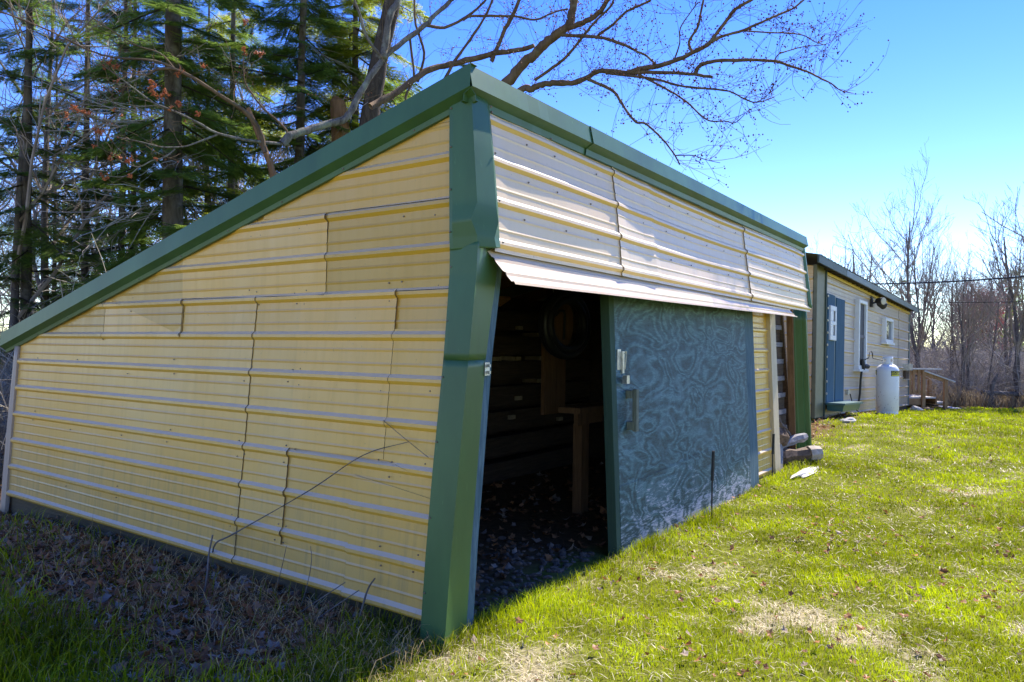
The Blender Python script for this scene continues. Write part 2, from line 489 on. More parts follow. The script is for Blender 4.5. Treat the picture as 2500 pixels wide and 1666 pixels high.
def rib(z, z0, pitch, hmaj=0.019, hmin=0.0034):
    """height of the pressed profile of the sheet at z"""
    q = (z - z0) % pitch
    q = q if q < pitch / 2 else q - pitch
    h = 0.0
    a = abs(q)
    if a < 0.027: h = hmaj * min(1.0, (0.027 - a) / 0.019)
    for c in (pitch / 3, -pitch / 3):
        b = abs(q - c)
        if b < 0.010: h = max(h, hmin * (1 - b / 0.010))
    return h

def sheet(name, parent, outline, place, z0, pitch, off, mats, tint=(1, 1, 1), zmin=-1, zmax=4, ds=0.3, curl=0.002, label=None):
    """one pressed steel sheet: outline in (s, z) on its wall, cut at every bend and folded"""
    bm = bmesh.new()
    vs = [bm.verts.new((s, 0, z)) for s, z in outline]
    bm.faces.new(vs)
    s0, s1 = min(q[0] for q in outline), max(q[0] for q in outline)
    a, b = min(q[1] for q in outline), max(q[1] for q in outline)
    cuts = []
    k0, k1 = int((a - z0) / pitch) - 1, int((b - z0) / pitch) + 1
    for k in range(k0, k1 + 1):
        zc = z0 + k * pitch
        for d in (-0.027, -0.008, 0.008, 0.027, pitch/3-0.010, pitch/3, pitch/3+0.010, -pitch/3-0.010, -pitch/3, -pitch/3+0.010):
            if a + 1e-3 < zc + d < b - 1e-3: cuts.append(zc + d)
    for z in cuts:
        bmesh.ops.bisect_plane(bm, geom=bm.verts[:] + bm.edges[:] + bm.faces[:], plane_co=(0, 0, z), plane_no=(0, 0, 1), dist=1e-5)
    s = s0 + ds
    while s < s1 - 0.05:
        bmesh.ops.bisect_plane(bm, geom=bm.verts[:] + bm.edges[:] + bm.faces[:], plane_co=(s, 0, 0), plane_no=(1, 0, 0), dist=1e-5)
        s += ds
    for v in bm.verts:
        s, z = v.co.x, v.co.z
        e = curl if min(abs(s - s0), abs(s1 - s)) < 1e-3 else 0.0
        wv = 0.006 * (float(vnoise(s, z, 2.1, 3)) - 0.5)
        v.co = place(s, z, off + rib(z, z0, pitch) + e + wv)
    bmesh.ops.recalc_face_normals(bm, faces=bm.faces[:])
    me = bpy.data.meshes.new(name); bm.to_mesh(me); bm.free()
    for mm in mats: me.materials.append(mm)
    o = link(name, me, parent)
    o.color = (*tint, 1)
    md = o.modifiers.new("thickness", 'SOLIDIFY'); md.thickness = 0.0045; md.offset = 0; md.material_offset_rim = 1
    md.use_rim = True
    if label: o["label"] = label
    return o

def P_gable(s, z, n): return (lean(s, z) - n, s, z)
GZ0, GP = 0.125, 0.236
roofline = lambda s: 2.85 - 0.25 * (s + 0.21)
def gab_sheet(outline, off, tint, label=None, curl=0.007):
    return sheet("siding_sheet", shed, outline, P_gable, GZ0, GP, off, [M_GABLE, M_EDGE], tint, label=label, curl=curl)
R_ = roofline
T1, T2, T3, T4 = (1.0, 1.0, 1.0), (0.80, 0.79, 0.62), (1.06, 1.05, 1.08), (0.93, 0.91, 0.82)
gab_sheet([(-.056, .10), (1.60, .10), (1.60, 1.79), (1.60, R_(1.6)), (-.056, R_(-.056))], 0.0, T4)
gab_sheet([(1.585, .10), (5.0, .10), (5.0, R_(5.0)), (1.585, R_(1.585))], 0.006, T1)
gab_sheet([(1.57, .29), (1.145, .29), (1.145, 1.79), (1.57, 1.79)], 0.005, T1)
gab_sheet([(.345, .87), (1.145, .865), (1.145, 1.79), (.345, 1.80)], 0.009, T3)
gab_sheet([(-.056, .79), (.345, .87), (.345, 1.58), (-.056, 1.58)], 0.006, T1)
gab_sheet([(-.056, .105), (.568, .105), (.568, .765), (-.056, .70)], 0.006, T4)
gab_sheet([(2.414, 1.80), (.93, 1.785), (.915, 2.27), (1.50, 2.29), (2.414, R_(2.414) - .02)], 0.013, T3)
gab_sheet([(.95, 1.79), (-.056, 1.79), (-.056, 2.30), (.90, 2.30)], 0.008, T2)
gab_sheet([(1.507, 2.285), (-.056, 2.262), (-.056, R_(-.056)), (1.507, R_(1.507))], 0.016, T4)
gab_sheet([(.33, 2.675), (-.056, 2.665), (-.056, R_(-.056)), (.33, R_(.33))], 0.021, T2)
gab_sheet([(2.41, 1.53), (3.50, 1.52), (3.50, R_(3.5) - .0), (2.41, R_(2.41))], 0.006, T3)
gab_sheet([(2.416, 1.54), (3.44, 1.82), (3.2, R_(3.2)), (2.416, R_(2.416))], 0.011, T2)
gab_sheet([(3.50, 1.505), (4.9, 1.505), (4.9, R_(4.9)), (3.50, R_(3.5))], 0.008, T2)

# front face above the door: leans out towards its foot
def yfront(z): return -(0.125 + 0.100 * min(max((2.85 - z) / 0.85, 0), 1.2))
def P_front(s, z, n):
    zz = z - 0.0055 * (s - 0.2)
    bulge = 0.022 * math.sin(s * 1.25 + 0.6) * math.sin((z - 2.0) * 3.3) + 0.012 * (float(vnoise(s, z, 1.6, 6)) - .5)
    return (s + 0.05 * (2.9 - z) * min(1, s / 6.8), yfront(zz) - n - bulge, zz)
FZ0, FP = 2.698 - 3 * 0.2215, 0.2215
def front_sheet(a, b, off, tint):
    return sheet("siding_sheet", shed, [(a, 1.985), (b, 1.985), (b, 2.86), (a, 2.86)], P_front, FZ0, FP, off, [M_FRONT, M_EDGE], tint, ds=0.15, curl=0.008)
front_sheet(0.095, 1.60, 0.0, (1, 1, 1)); front_sheet(1.55, 2.17, 0.006, (1.02, 1.02, 1.03))
front_sheet(2.12, 4.46, 0.0, (.98, .98, 1)); front_sheet(4.40, 6.76, 0.005, (1, .99, .98))

# bent flap over the door
fl = MB(); n = 40
prof = [(0.0, 0.055), (0.25, 0.057), (0.31, 0.080), (0.37, 0.060), (0.62, 0.064), (0.68, 0.088), (0.74, 0.066), (0.90, 0.070), (0.94, 0.105), (1.0, 0.094)]
V = []
for i in range(n + 1):
    s = i / n
    xa = 0.055 + s * 5.795; k = 1 - 0.75 * s
    ya, za = -0.200 - 0.0 * s, 2.005 - 0.030 * s
    out, drop = 0.092 * k + 0.03, -(0.200 - 0.075 * s)
    for q, (f_, h) in enumerate(prof):
        V.append((xa + 0.10 * f_ * (1 if s < .02 else 0.3) + (0.25 * f_ if s > .98 else 0), ya - out * f_ - (h - 0.055) * 0.22 + 0.006 * math.sin(s * 21) * f_, za + drop * f_ + (h - .055) * 0.25))
m_ = len(prof)
ii, jj = np.meshgrid(np.arange(n), np.arange(m_ - 1), indexing='ij')
fl.add(V, np.stack([ii*m_+jj, ii*m_+jj+1, (ii+1)*m_+jj+1, (ii+1)*m_+jj], -1).reshape(-1, 4))
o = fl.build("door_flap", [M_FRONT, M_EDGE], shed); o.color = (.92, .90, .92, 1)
md = o.modifiers.new("thickness", 'SOLIDIFY'); md.thickness = 0.003; md.offset = 0; md.material_offset_rim = 1
o["label"] = "bent pale sheet metal flap hanging over the doorway"

def extrude_profile(prof, p, q, ax, up, mat, name, thick=0.003, parent=shed, div=1, wob=0.0):
    """profile [(out, dz)] run from p to q"""
    p, q, ax, up = map(lambda v: np.asarray(v, float), (p, q, ax, up))
    V = []
    for i in range(div + 1):
        c = p + (q - p) * i / div
        w = wob * (random.random() - .5)
        for a_, b_ in prof: V.append(c + ax * (a_ + w) + up * (b_ + w * .5))
    k = len(prof)
    ii, jj = np.meshgrid(np.arange(div), np.arange(k - 1), indexing='ij')
    mbx = MB().add(V, np.stack([ii*k+jj, ii*k+jj+1, (ii+1)*k+jj+1, (ii+1)*k+jj], -1).reshape(-1, 4))
    o = mbx.build(name, mat, parent)
    md = o.modifiers.new("thickness", 'SOLIDIFY'); md.thickness = thick; md.offset = 0
    return o

# roof
V = [(-.075, -.19, 2.885), (6.72, -.19, 2.885), (6.72, 5.2, 1.535), (-.075, 5.2, 1.535)]
rb = MB(); rb.add(V + [(x, y, z - .05) for x, y, z in V], [(0,1,2,3),(7,6,5,4),(0,4,5,1),(1,5,6,2),(2,6,7,3),(3,7,4,0)])
rb.build("roof", M_GREEN, shed)
# rake trim down the gable
extrude_profile([(0.05, 0.012), (-0.004, 0.012), (-0.010, -0.106), (0.036, -0.138), (0.040, -0.166), (0.060, -0.166)],
                (-0.085, -0.215, 2.905), (-0.085, 5.22, 1.546), (1, 0, 0), (0, 0, 1), M_GREEN, "rake_trim", div=14, wob=0.004)
# eave trim along the front, two lengths
EP = [(0.06, 0.014), (0.0, 0.006), (-0.024, -0.106), (0.030, -0.134), (0.034, -0.170), (0.052, -0.172)]
for a, b, dx in ((-0.09, 1.175, 0.0), (1.165, 6.74, 0.006)):
    extrude_profile([(q - dx, w) for q, w in EP], (a, -0.200, 2.905 - .004 * a), (b, -0.200, 2.905 - .004 * b), (0, 1, 0), (0, 0, 1), M_GREEN, "eave_trim", div=12, wob=0.005)
# corner trim, upper piece with a dented foot
def strip_mesh(rows, name, mat, parent, thick=0.003):
    A = np.array(rows, float); k = A.shape[1]
    m_ = len(A); tt = np.linspace(0, m_ - 1, (m_ - 1) * 5 + 1); i0 = np.minimum(tt.astype(int), m_ - 2); f_ = (tt - i0)[:, None, None]; f_ = f_ * .5 + .5 * f_ * f_ * (3 - 2 * f_)
    A = A[i0] * (1 - f_) + A[i0 + 1] * f_
    rows = A; V = A.reshape(-1, 3)
    ii, jj = np.meshgrid(np.arange(len(rows) - 1), np.arange(k - 1), indexing='ij')
    o = MB().add(V, np.stack([ii*k+jj, ii*k+jj+1, (ii+1)*k+jj+1, (ii+1)*k+jj], -1).reshape(-1, 4)).build(name, mat, parent, True)
    for e in o.data.edges: e.use_edge_sharp = abs(e.vertices[0] - e.vertices[1]) == k
    md = o.modifiers.new("thickness", 'SOLIDIFY'); md.thickness = thick; md.offset = 0
    return o
strip_mesh([
    [(-.055, -.050, 2.80), (-.058, -.074, 2.80), (-.050, -.186, 2.80), (.090, -.180, 2.80), (.122, -.168, 2.80)],
    [(-.055, -.052, 2.50), (-.058, -.076, 2.50), (-.052, -.212, 2.50), (.090, -.222, 2.50), (.120, -.208, 2.50)],
    [(-.055, -.056, 2.22), (-.058, -.080, 2.22), (-.054, -.236, 2.22), (.090, -.250, 2.22), (.118, -.240, 2.22)],
    [(-.055, -.058, 2.13), (-.062, -.082, 2.13), (-.074, -.214, 2.13), (.080, -.272, 2.13), (.118, -.246, 2.13)],
    [(-.055, -.058, 2.06), (-.058, -.082, 2.05), (-.050, -.236, 2.05), (.060, -.262, 2.05), (.118, -.252, 2.05)],
    [(-.052, -.060, 1.985), (-.052, -.084, 1.985), (-.044, -.226, 1.99), (.06, -.274, 1.995), (.118, -.258, 2.005)],
], "corner_trim", M_GREEN, shed)
LOWER = {2.02: [(-.044, -.054), (-.046, -.076), (-.045, -.236), (.190, -.185), (.215, -.170)],
         1.86: [(-.046, -.054), (-.048, -.076), (-.055, -.236), (.185, -.182), (.210, -.166)],
         1.44: [(-.080, -.050), (-.084, -.072), (-.092, -.222), (.125, -.165), (.150, -.148)],
         0.85: [(-.140, -.034), (-.142, -.058), (-.150, -.208), (.078, -.152), (.104, -.135)],
         0.45: [(-.182, -.032), (-.184, -.056), (-.190, -.200), (.046, -.142), (.072, -.125)],
         -.06: [(-.232, -.036), (-.234, -.058), (-.236, -.196), (.018, -.132), (.044, -.114)]}
def lower_at(z, extra=0.0):
    ks = sorted(LOWER); z_ = z; z = min(max(z, ks[0]), ks[-1])
    for a, b in zip(ks, ks[1:]):
        if a <= z <= b:
            f_ = (z - a) / (b - a)
            return [((1-f_)*p0[0] + f_*p1[0] - extra, (1-f_)*p0[1] + f_*p1[1] - extra, z) for p0, p1 in zip(LOWER[a], LOWER[b])]
strip_mesh([lower_at(z) for z in (1.43, 1.1, .85, .45, .2, -.06)], "corner_trim", M_GREEN, shed)
strip_mesh([lower_at(z, 0.0025) for z in (2.02, 1.9, 1.86, 1.65, 1.42)], "corner_trim", M_GREEN, shed)
# bare blue-painted board that the corner trim is nailed to
b = MB(); rows = []
for z in (1.93, 1.44, .85, .45, -.08):
    q = lower_at(z)[3]
    rows += [(q[0] - .03, q[1] + .006, z), (q[0] + .062, q[1] + .002, z), (q[0] + .066, q[1] + .10, z), (q[0] - .03, q[1] + .10, z)]
Fb = []
for i in range(4):
    for j in range(4): Fb.append((i*4+j, i*4+(j+1)%4, i*4+4+(j+1)%4, i*4+4+j))
b.add(rows, Fb + [(0,1,2,3)]).build("door_jamb", M_BLUEEDGE, shed)
# catch plate of the hasp on the corner trim
q = lower_at(1.37)[3]
k = MB(); k.box((q[0] - .012, q[1] - .012, 1.335), (q[0] + .030, q[1] - .003, 1.405)); k.box((q[0] + .004, q[1] - .03, 1.345), (q[0] + .016, q[1] - .012, 1.36)); k.box((q[0] + .004, q[1] - .03, 1.38), (q[0] + .016, q[1] - .012, 1.395))
k.build("hasp_catch", M_STEEL, shed)
# tan corner board at the low end
rows = []
for z, y0, y1 in ((1.44, 4.965, 5.03), (.7, 4.985, 5.075), (-.10, 5.0, 5.10)):
    xx = lean(5.0, z) - 0.032
    rows.append([(xx + .03, y0, z), (xx, y0, z), (xx - .004, (y0 + y1) / 2, z), (xx, y1, z), (xx + .09, y1, z)])
strip_mesh(rows, "corner_board", M_TAN, shed, 0.006)
# sill boards under the gable siding
MB().box((-.075, 2.6, -.12), (-.03, 4.99, .095)).build("sill_board", M_SILL, shed)
MB().box((-.125, 0.02, -.14), (-.075, 2.55, .098)).build("sill_board", M_SILL, shed)
# back and end walls (inside faces show through the doorway)
MB().box((0.0, 4.90, -.1), (6.9, 4.95, 1.53)).build("back_wall", M_DARKWOOD, shed)
bq = MB()
bq.add([(7.62, .15, -.1), (7.62, 4.95, -.1), (7.1, 4.95, 1.50), (6.78, .15, 2.70), (7.67, .15, -.1), (7.67, 4.95, -.1), (7.15, 4.95, 1.50), (6.83, .15, 2.70)],
       [(0,1,2,3),(7,6,5,4),(0,4,5,1),(1,5,6,2),(2,6,7,3),(3,7,4,0)])
bq.build("end_wall", M_DARKWOOD, shed)
# inner lining of the gable so no light comes through
MB().add([(.03, 0.0, 0), (.03, 4.9, 0), (.03, 4.9, 1.5), (.03, 0.0, 2.74)], [(0,1,2,3)]).build("gable_lining", M_DARKWOOD, shed)
MB().box((.1, 2.5, -.05), (5.7, 2.56, 2.05)).build("partition_wall", M_DARKWOOD, shed)
MB().box((5.70, 0.06, -.05), (5.74, 2.5, 2.25)).build("partition_wall", M_DARKWOOD, shed)
for i in range(6):   # rafters
    x = 0.35 + i * 1.05
    MB().beam((x, -.06, 2.70), (x, 4.85, 1.50), 0.045, 0.12, (0, 0, 1)).build("rafter", M_BROWN, shed)
MB().beam((1.5, 1.6, 2.18), (4.4, 1.6, 2.14), 0.14, 0.05).build("tie_beam", M_BROWN, shed)
MB().box((0.25, 0.03, 1.95), (5.2, 0.10, 2.14)).build("door_header", M_BROWN, shed)
MB().beam((2.45, 2.1, 1.93), (3.35, 2.0, 1.95), .17, .03, (0, .5, 1)).build("roof_board", M_ORANGE, shed)
MB().beam((1.15, 1.5, 2.13), (1.55, 1.5, 2.19), .13, .03, (0, .7, 1)).build("roof_board", M_ORANGE, shed)

# sliding door
dr = bpy.data.objects.new("sliding_door", None); COL.objects.link(dr); dr.parent = shed
dr["label"] = "weathered blue plywood sliding door pushed half open"
dy = lambda z: -0.030 - 0.09 * (1.87 - z) / 1.9
def ply(za, zb, off):
    """one plywood sheet of the door between two (sloping) heights"""
    nz, nx_ = 10, 24; V = []
    for i in range(nz + 1):
        for j in range(nx_ + 1):
            x = 1.80 + j * 3.00 / nx_; z = za(x) + (zb(x) - za(x)) * i / nz
            V.append((x, dy(z) - 0.012 - off + 0.012 * (float(vnoise(x, z, 0.8, 2)) - .5), z))
    k = nx_ + 1
    ii, jj = np.meshgrid(np.arange(nz), np.arange(nx_), indexing='ij')
    o = MB().add(V, np.stack([ii*k+jj, (ii+1)*k+jj, (ii+1)*k+jj+1, ii*k+jj+1], -1).reshape(-1, 4)).build("plywood_panel", M_PLY, dr)
    md = o.modifiers.new("thickness", 'SOLIDIFY'); md.thickness = 0.012; md.offset = 0
joint = lambda x: .50 + .022 * (x - 1.8) + .012 * math.sin(x * 2.3)
ply(lambda x: 1.93, lambda x: joint(x) - .01, 0.0)
ply(lambda x: joint(x), lambda x: -.10, 0.004)
def door_board(x0, x1, ya, yb, name, mat, z0=-.10, z1=1.93):
    V = [(x, dy(z) + y, z) for z in (z0, z1) for x, y in ((x0, ya), (x1, ya), (x1, yb), (x0, yb))]
    o = MB().add(V, [(3,2,1,0),(4,5,6,7),(0,1,5,4),(1,2,6,5),(2,3,7,6),(3,0,4,7)]).build(name, mat, dr)
    return bevel(o, .003)
door_board(1.735, 1.812, -.022, .05, "edge_board", M_GREENBOARD)
door_board(4.795, 5.10, -.016, .03, "end_board", M_BLUEEDGE)
hd = MB()
yz = lambda z: dy(z) - 0.02
for z in (1.145, .915): hd.box((1.95, yz(z) - .055, z - .03), (2.00, yz(z), z + .03))
hd.box((1.953, yz(1.03) - .085, .875), (1.997, yz(1.03) - .050, 1.185))
bevel(hd.build("door_handle", simple("weathered_grey_green_wood", (.13, .145, .105), .8, .35, 14, .3, stretch=(6, 6, 1)), dr), .005)
hs_ = MB(); hs_.box((1.83, yz(1.39) - .006, 1.325), (1.885, yz(1.39) + .001, 1.475)); hs_.box((1.885, yz(1.39) - .020, 1.30), (1.915, yz(1.39) - .004, 1.46))
hs_.tube([(1.893, yz(1.4) - .03, 1.44), (1.893, yz(1.4) - .04, 1.46), (1.907, yz(1.4) - .04, 1.46), (1.907, yz(1.4) - .03, 1.33)], .004, 6)
hs_.build("hasp", M_STEEL, dr)
MB().box((1.878, yz(1.3) - .055, 1.225), (1.922, yz(1.3) - .02, 1.285)).build("padlock", M_STEEL, dr)

# yellow siding beside the door, jamb, open wood bay
def P_low(s, z, n): return (s + 0.13 * (1.9 - z) / 1.9, 0.02 - 0.05 * (1.9 - z) / 1.9 - n, z)
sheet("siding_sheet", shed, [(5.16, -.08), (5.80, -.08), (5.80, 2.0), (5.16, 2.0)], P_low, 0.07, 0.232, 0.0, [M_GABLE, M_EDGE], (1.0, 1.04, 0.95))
def lowbox(s0, s1, y0, y1, name, mat, z0=-.1, z1=1.99):
    V = [(s + 0.13 * (1.9 - z) / 1.9, y - 0.05 * (1.9 - z) / 1.9, z) for z in (z0, z1) for s, y in ((s0, y0), (s1, y0), (s1, y1), (s0, y1))]
    return bevel(MB().add(V, [(3,2,1,0),(4,5,6,7),(0,1,5,4),(1,2,6,5),(2,3,7,6),(3,0,4,7)]).build(name, mat, shed), .003)
lowbox(5.80, 6.02, -.03, .06, "bay_jamb", M_JAMB)
V = [(x + e, y, z) for z, e in ((-.1, .24), (1.99, 0.0)) for x, y in ((7.03, .03), (7.07, .03), (7.07, .11), (7.03, .11))]
bevel(MB().add(V, [(3,2,1,0),(4,5,6,7),(0,1,5,4),(1,2,6,5),(2,3,7,6),(3,0,4,7)]).build("bay_jamb", M_BROWN, shed), .003)
# planks at the back of the bay, pale battens between
for i in range(9):
    z = 0.02 + i * 0.222
    MB().box((6.0, .185 + .012 * math.sin(i * 2.1), z), (7.42 - z * .22, .24, z + .15)).build("bay_plank", M_DARKWOOD, shed)
    MB().box((6.0, .172, z + .156), (7.42 - z * .22, .24, z + .216)).build("bay_batten", M_GREY, shed)
# ribbed green end post
rows = []
for z in (2.0, 1.0, -.1):
    e = .38 * (2.0 - z) / 2.1
    prof_ = [(7.075, .06), (7.082, .03), (7.10, .022), (7.112, -.008), (7.126, -.004), (7.140, -.040), (7.160, -.046), (7.166, -.075), (7.175, -.098), (7.21, -.104), (7.22, .05)]
    rows.append([(x + e, y, z) for x, y in prof_])
strip_mesh(rows, "corner_trim", M_GREEN, shed)
# upper far corner trim
rows = []
for z in (2.86, 2.4, 2.0):
    xx = 6.76 + 0.05 * (2.9 - z); y_ = yfront(z) - .03
    rows.append([(xx - .06, y_ + .012, z), (xx - .02, y_ - .012, z), (xx + .045, y_ - .004, z), (xx + .05, y_ + .16, z)])
strip_mesh(rows, "corner_trim", M_GREEN, shed)
# screws: two rows to a sheet, set just below the ribs
sc = MB()
def screw(P, nrm, r=0.0055):
    P = np.asarray(P, float); t_, a_, b_ = frame_of(np.asarray(nrm, float))
    V = [P + r * (math.cos(q) * a_ + math.sin(q) * b_) for q in np.arange(6) * math.pi / 3] + [P + t_ * .006 + r * .6 * (math.cos(q) * a_ + math.sin(q) * b_) for q in np.arange(6) * math.pi / 3]
    sc.add(V, [(q, (q + 1) % 6, 6 + (q + 1) % 6, 6 + q) for q in range(6)]); sc.F.append((np.array([[sc.n - 6 + q for q in range(6)]]), 0))
for k_ in range(10):
    z = GZ0 + GP * k_ + 0.2 * GP * (1 if k_ % 2 else 4)
    for s in (0.06, .30, .39, 1.10, 1.19, 1.57, 1.65, 2.46, 3.1, 3.9, 4.6):
        if z < R_(s) - .12 and random.random() < .8:
            zz = z + random.uniform(-.02, .02); screw(P_gable(s + random.uniform(-.02, .02), zz, 0.012), (-1, 0, 0))
for k_ in range(4):
    for s in np.arange(.4, 6.6, .42):
        ss = s + random.uniform(-.08, .08); q = P_front(ss, FZ0 + FP * k_ + 0.16, 0.006); screw(q, (0, -1, .1), .0065)
for s in np.arange(.15, 6.6, .6): screw((s, -0.170, 2.737 - .004 * s), (0, -1, 0), .008)
for z in (2.75, 2.5, 2.25, 2.03): screw((.105, yfront(z) - .062, z), (0, -1, 0), .007)
for z in (.25, .62, 1.0, 1.33, 1.62, 1.9):
    q = lower_at(z); screw((q[0][0] - .004, q[0][1] - .012, z), (-1, -.2, 0), .006); screw((q[4][0] - .012, q[4][1] - .004, z), (.3, -1, 0), .006)
for z in (2.08, 2.3, 2.52, 2.72): screw((-.060, -.066, z), (-1, 0, 0), .006)
for y in np.arange(.2, 5.0, .55): screw((-.048, y, 2.905 - .25 * (y + .215) - .152), (-1, 0, 0), .006)
tag(sc.build("screw", M_SCREW, shed), kind="stuff")

# ------------------------------------------------------------------ things in the shed
def in_shed(name, label, cat, group=None): return thing(name, label, cat, C0, TH, group)
lum = in_shed("lumber_stack", "dark stickered stack of old boards deep inside the shed doorway", "lumber")
for i in range(7):
    z = -.02 + i * .275
    MB().box((2.2 + .05 * math.sin(i * 3), 2.22, z + .03), (5.6, 2.40, z + .235)).build("board", M_DARKWOOD, lum)
for x, z in ((3.86, 1.69), (3.83, 1.345), (4.32, 1.345), (4.28, 1.08), (3.86, .90), (3.73, .695), (4.76, .60), (3.45, 1.345), (4.27, 1.62)):
    MB().box((x, 2.19, z - .022), (x + .11, 2.40, z + .022)).build("spacer_block", M_BLOCK, lum)
coil = in_shed("hose_coil", "black coil of hose hung round a brown oval board", "hose")
r1 = MB(); cx, cz = 2.66, 1.70
for q in range(7):
    a_ = np.linspace(0, 2 * math.pi, 49); rr = .315 + .035 * math.sin(q * 2.4); yy = .86 + .03 * math.cos(q * 1.7)
    r1.tube(np.stack([cx + rr * np.cos(a_) * 1.05, yy + 0 * a_, cz + rr * .78 * np.sin(a_) - .02], -1), .036, 8, cap=False)
r1.build("hose", M_RUBBER, coil, True)
a_ = np.arange(28) * 2 * math.pi / 28
d1 = MB(); V = [(cx + .27 * math.cos(q), .93, cz + .26 * math.sin(q)) for q in a_] + [(cx + .27 * math.cos(q), .95, cz + .26 * math.sin(q)) for q in a_]
d1.add(V, [(q, (q + 1) % 28, 28 + (q + 1) % 28, 28 + q) for q in range(28)]); d1.F.append((np.array([list(range(28))]), 0))
d1.build("back_board", M_BROWN, coil)
MB().tube([(2.57, .90, 1.76), (2.60, .88, 1.80), (2.66, .87, 1.805), (2.69, .88, 1.77), (2.68, .88, 1.55)], .012, 6).build("hook", M_IRON, coil)
MB().tube([(2.58, .93, 1.95), (2.56, .95, 2.12)], .004, 4).build("hanger_wire", M_STEEL, coil)
pl = in_shed("leaning_plank", "brown plank standing upright below the hose coil", "plank")
MB().box((3.02, 1.30, .83), (3.42, 1.335, 1.55)).build("plank_face", M_BROWN, pl)
pk = pl.children[0]
bn = in_shed("workbench", "rough wooden workbench beside the door edge inside the shed", "workbench")
MB().box((2.66, .70, .90), (3.9, .92, .95)).build("bench_top", M_BROWN, bn)
MB().box((2.66, .72, .80), (3.9, .76, .90)).build("apron", M_BROWN, bn)
for x in (2.77, 3.75): MB().box((x, .74, 0.0), (x + .13, .83, .80)).build("leg", M_BROWN, bn)

# ------------------------------------------------------------------ firewood and odds and ends by the wood bay
def log(name, label, a, b, r, mat, sq=False, endmat=None):
    o = thing(name, label, "firewood", shed_world(*((np.array(a) + np.array(b)) / 2)[:2], 0), TH, "firewood thrown in the shed's end bay")
    a = np.array(a, float); b = np.array(b, float); c = (a + b) / 2; a = a - [c[0], c[1], 0]; b = b - [c[0], c[1], 0]
    mbx = MB()
    if sq: mbx.beam(a, b, r * 2.2, r * 1.1, (0.3, -1, .4))
    else:
        n_ = 7; tt = np.linspace(0, 1, n_)[:, None]
        pts = a + (b - a) * tt + RNG.normal(0, r * .09, (n_, 3)); mbx.tube(pts, r * (1 + .13 * RNG.normal(size=n_)), 7)
    ob = mbx.build("wood_piece", mat, o)
    if endmat:
        d = (b - a) / np.linalg.norm(b - a)
        MB().tube([b - d * .16, b - d * .08, b + d * .006], [r * 1.02, r * 1.04, r * .9], 9).build("bare_end", endmat, o)
    return o
log("firewood_log", "thick round log with pale peeled end lying in the grass at the wood bay", (6.50, .10, .13), (6.98, -.32, .17), .10, M_LOG, endmat=M_LOGEND)
log("firewood_log", "slim bluish grey split stick lying across the thick log", (6.55, .10, .27), (7.03, -.15, .36), .055, M_GREY)
log("firewood_log", "thin brown branch log leaning down from the back of the bay", (6.45, .12, .66), (6.95, .05, .36), .05, M_LOG)
log("firewood_log", "short round log wedged behind the grey plank", (6.35, .12, .42), (6.6, .05, .36), .11, M_LOG)
log("firewood_log", "bark covered log at the top left of the wood pile", (6.30, .14, .60), (6.5, .06, .54), .09, M_LOG)
log("firewood_log", "small stick lying flat in the middle of the wood pile", (6.55, .12, .31), (6.85, .06, .31), .04, M_LOG)
log("firewood_plank", "grey weathered plank leaning steeply on the wood pile", (6.2, -.02, .0), (6.6, .08, .44), .08, M_GREY, True)

def rock(name, label, cat, X, Y, s, mat, kind=None, z=0.0):
    bm = bmesh.new(); bmesh.ops.create_icosphere(bm, subdivisions=2, radius=1)
    for v in bm.verts:
        k_ = 1 + .75 * (float(vnoise(v.co.x * 1.3 + X, v.co.y * 1.3 + v.co.z, 2.3)) - .5)
        v.co = Vector((v.co.x * s[0] * k_, v.co.y * s[1] * k_, v.co.z * s[2] * k_))
    me = bpy.data.meshes.new(name); bm.to_mesh(me); bm.free(); me.materials.append(mat)
    o = link(name, me); o.location = (X, Y, float(gz(X, Y)) + z)
    return tag(o, label, cat)
o = rock("stone_slab", "long bleached white stone lying in the grass below the wood bay", "stone", 3.47, 8.80, (.46, .075, .030), simple("bleached_stone", (.50, .46, .41), .9, .4, 14, .6), z=.012); o.rotation_euler.z = 0.95
rock("stone", "round white stone at the house corner by the porch deck", "stone", 10.55, 19.6, (.16, .13, .11), M_STONE, z=.03)
rock("stone", "grey stone half hidden in grass beside the white porch stone", "stone", 10.95, 19.7, (.14, .11, .09), M_GRAVEL, z=.03)
rock("stone", "small pale stone in the shade by the olive house post", "stone", 5.72, 12.75, (.13, .08, .05), M_STONE, z=.03)
def stake(label, x, y, h):
    X, Y, _ = shed_world(x, y); g = float(gz(X, Y))
    o = thing("iron_stake", label, "stake", (X, Y, g), 0, "iron stakes along the shed front")
    MB().tube([(0, 0, -.1), (.004, 0, h * .58)], .007, 6).build("rod", M_IRON, o)
    MB().tube([(.004, 0, h * .57), (.012, .0, h)], .014, 6).build("sleeve", M_IRON, o)
stake("thin black iron stake standing before the blue plywood door", 3.32, -.25, .60)
stake("rusty iron stake leaning by the yellow siding and jamb", 5.42, -.18, .52)

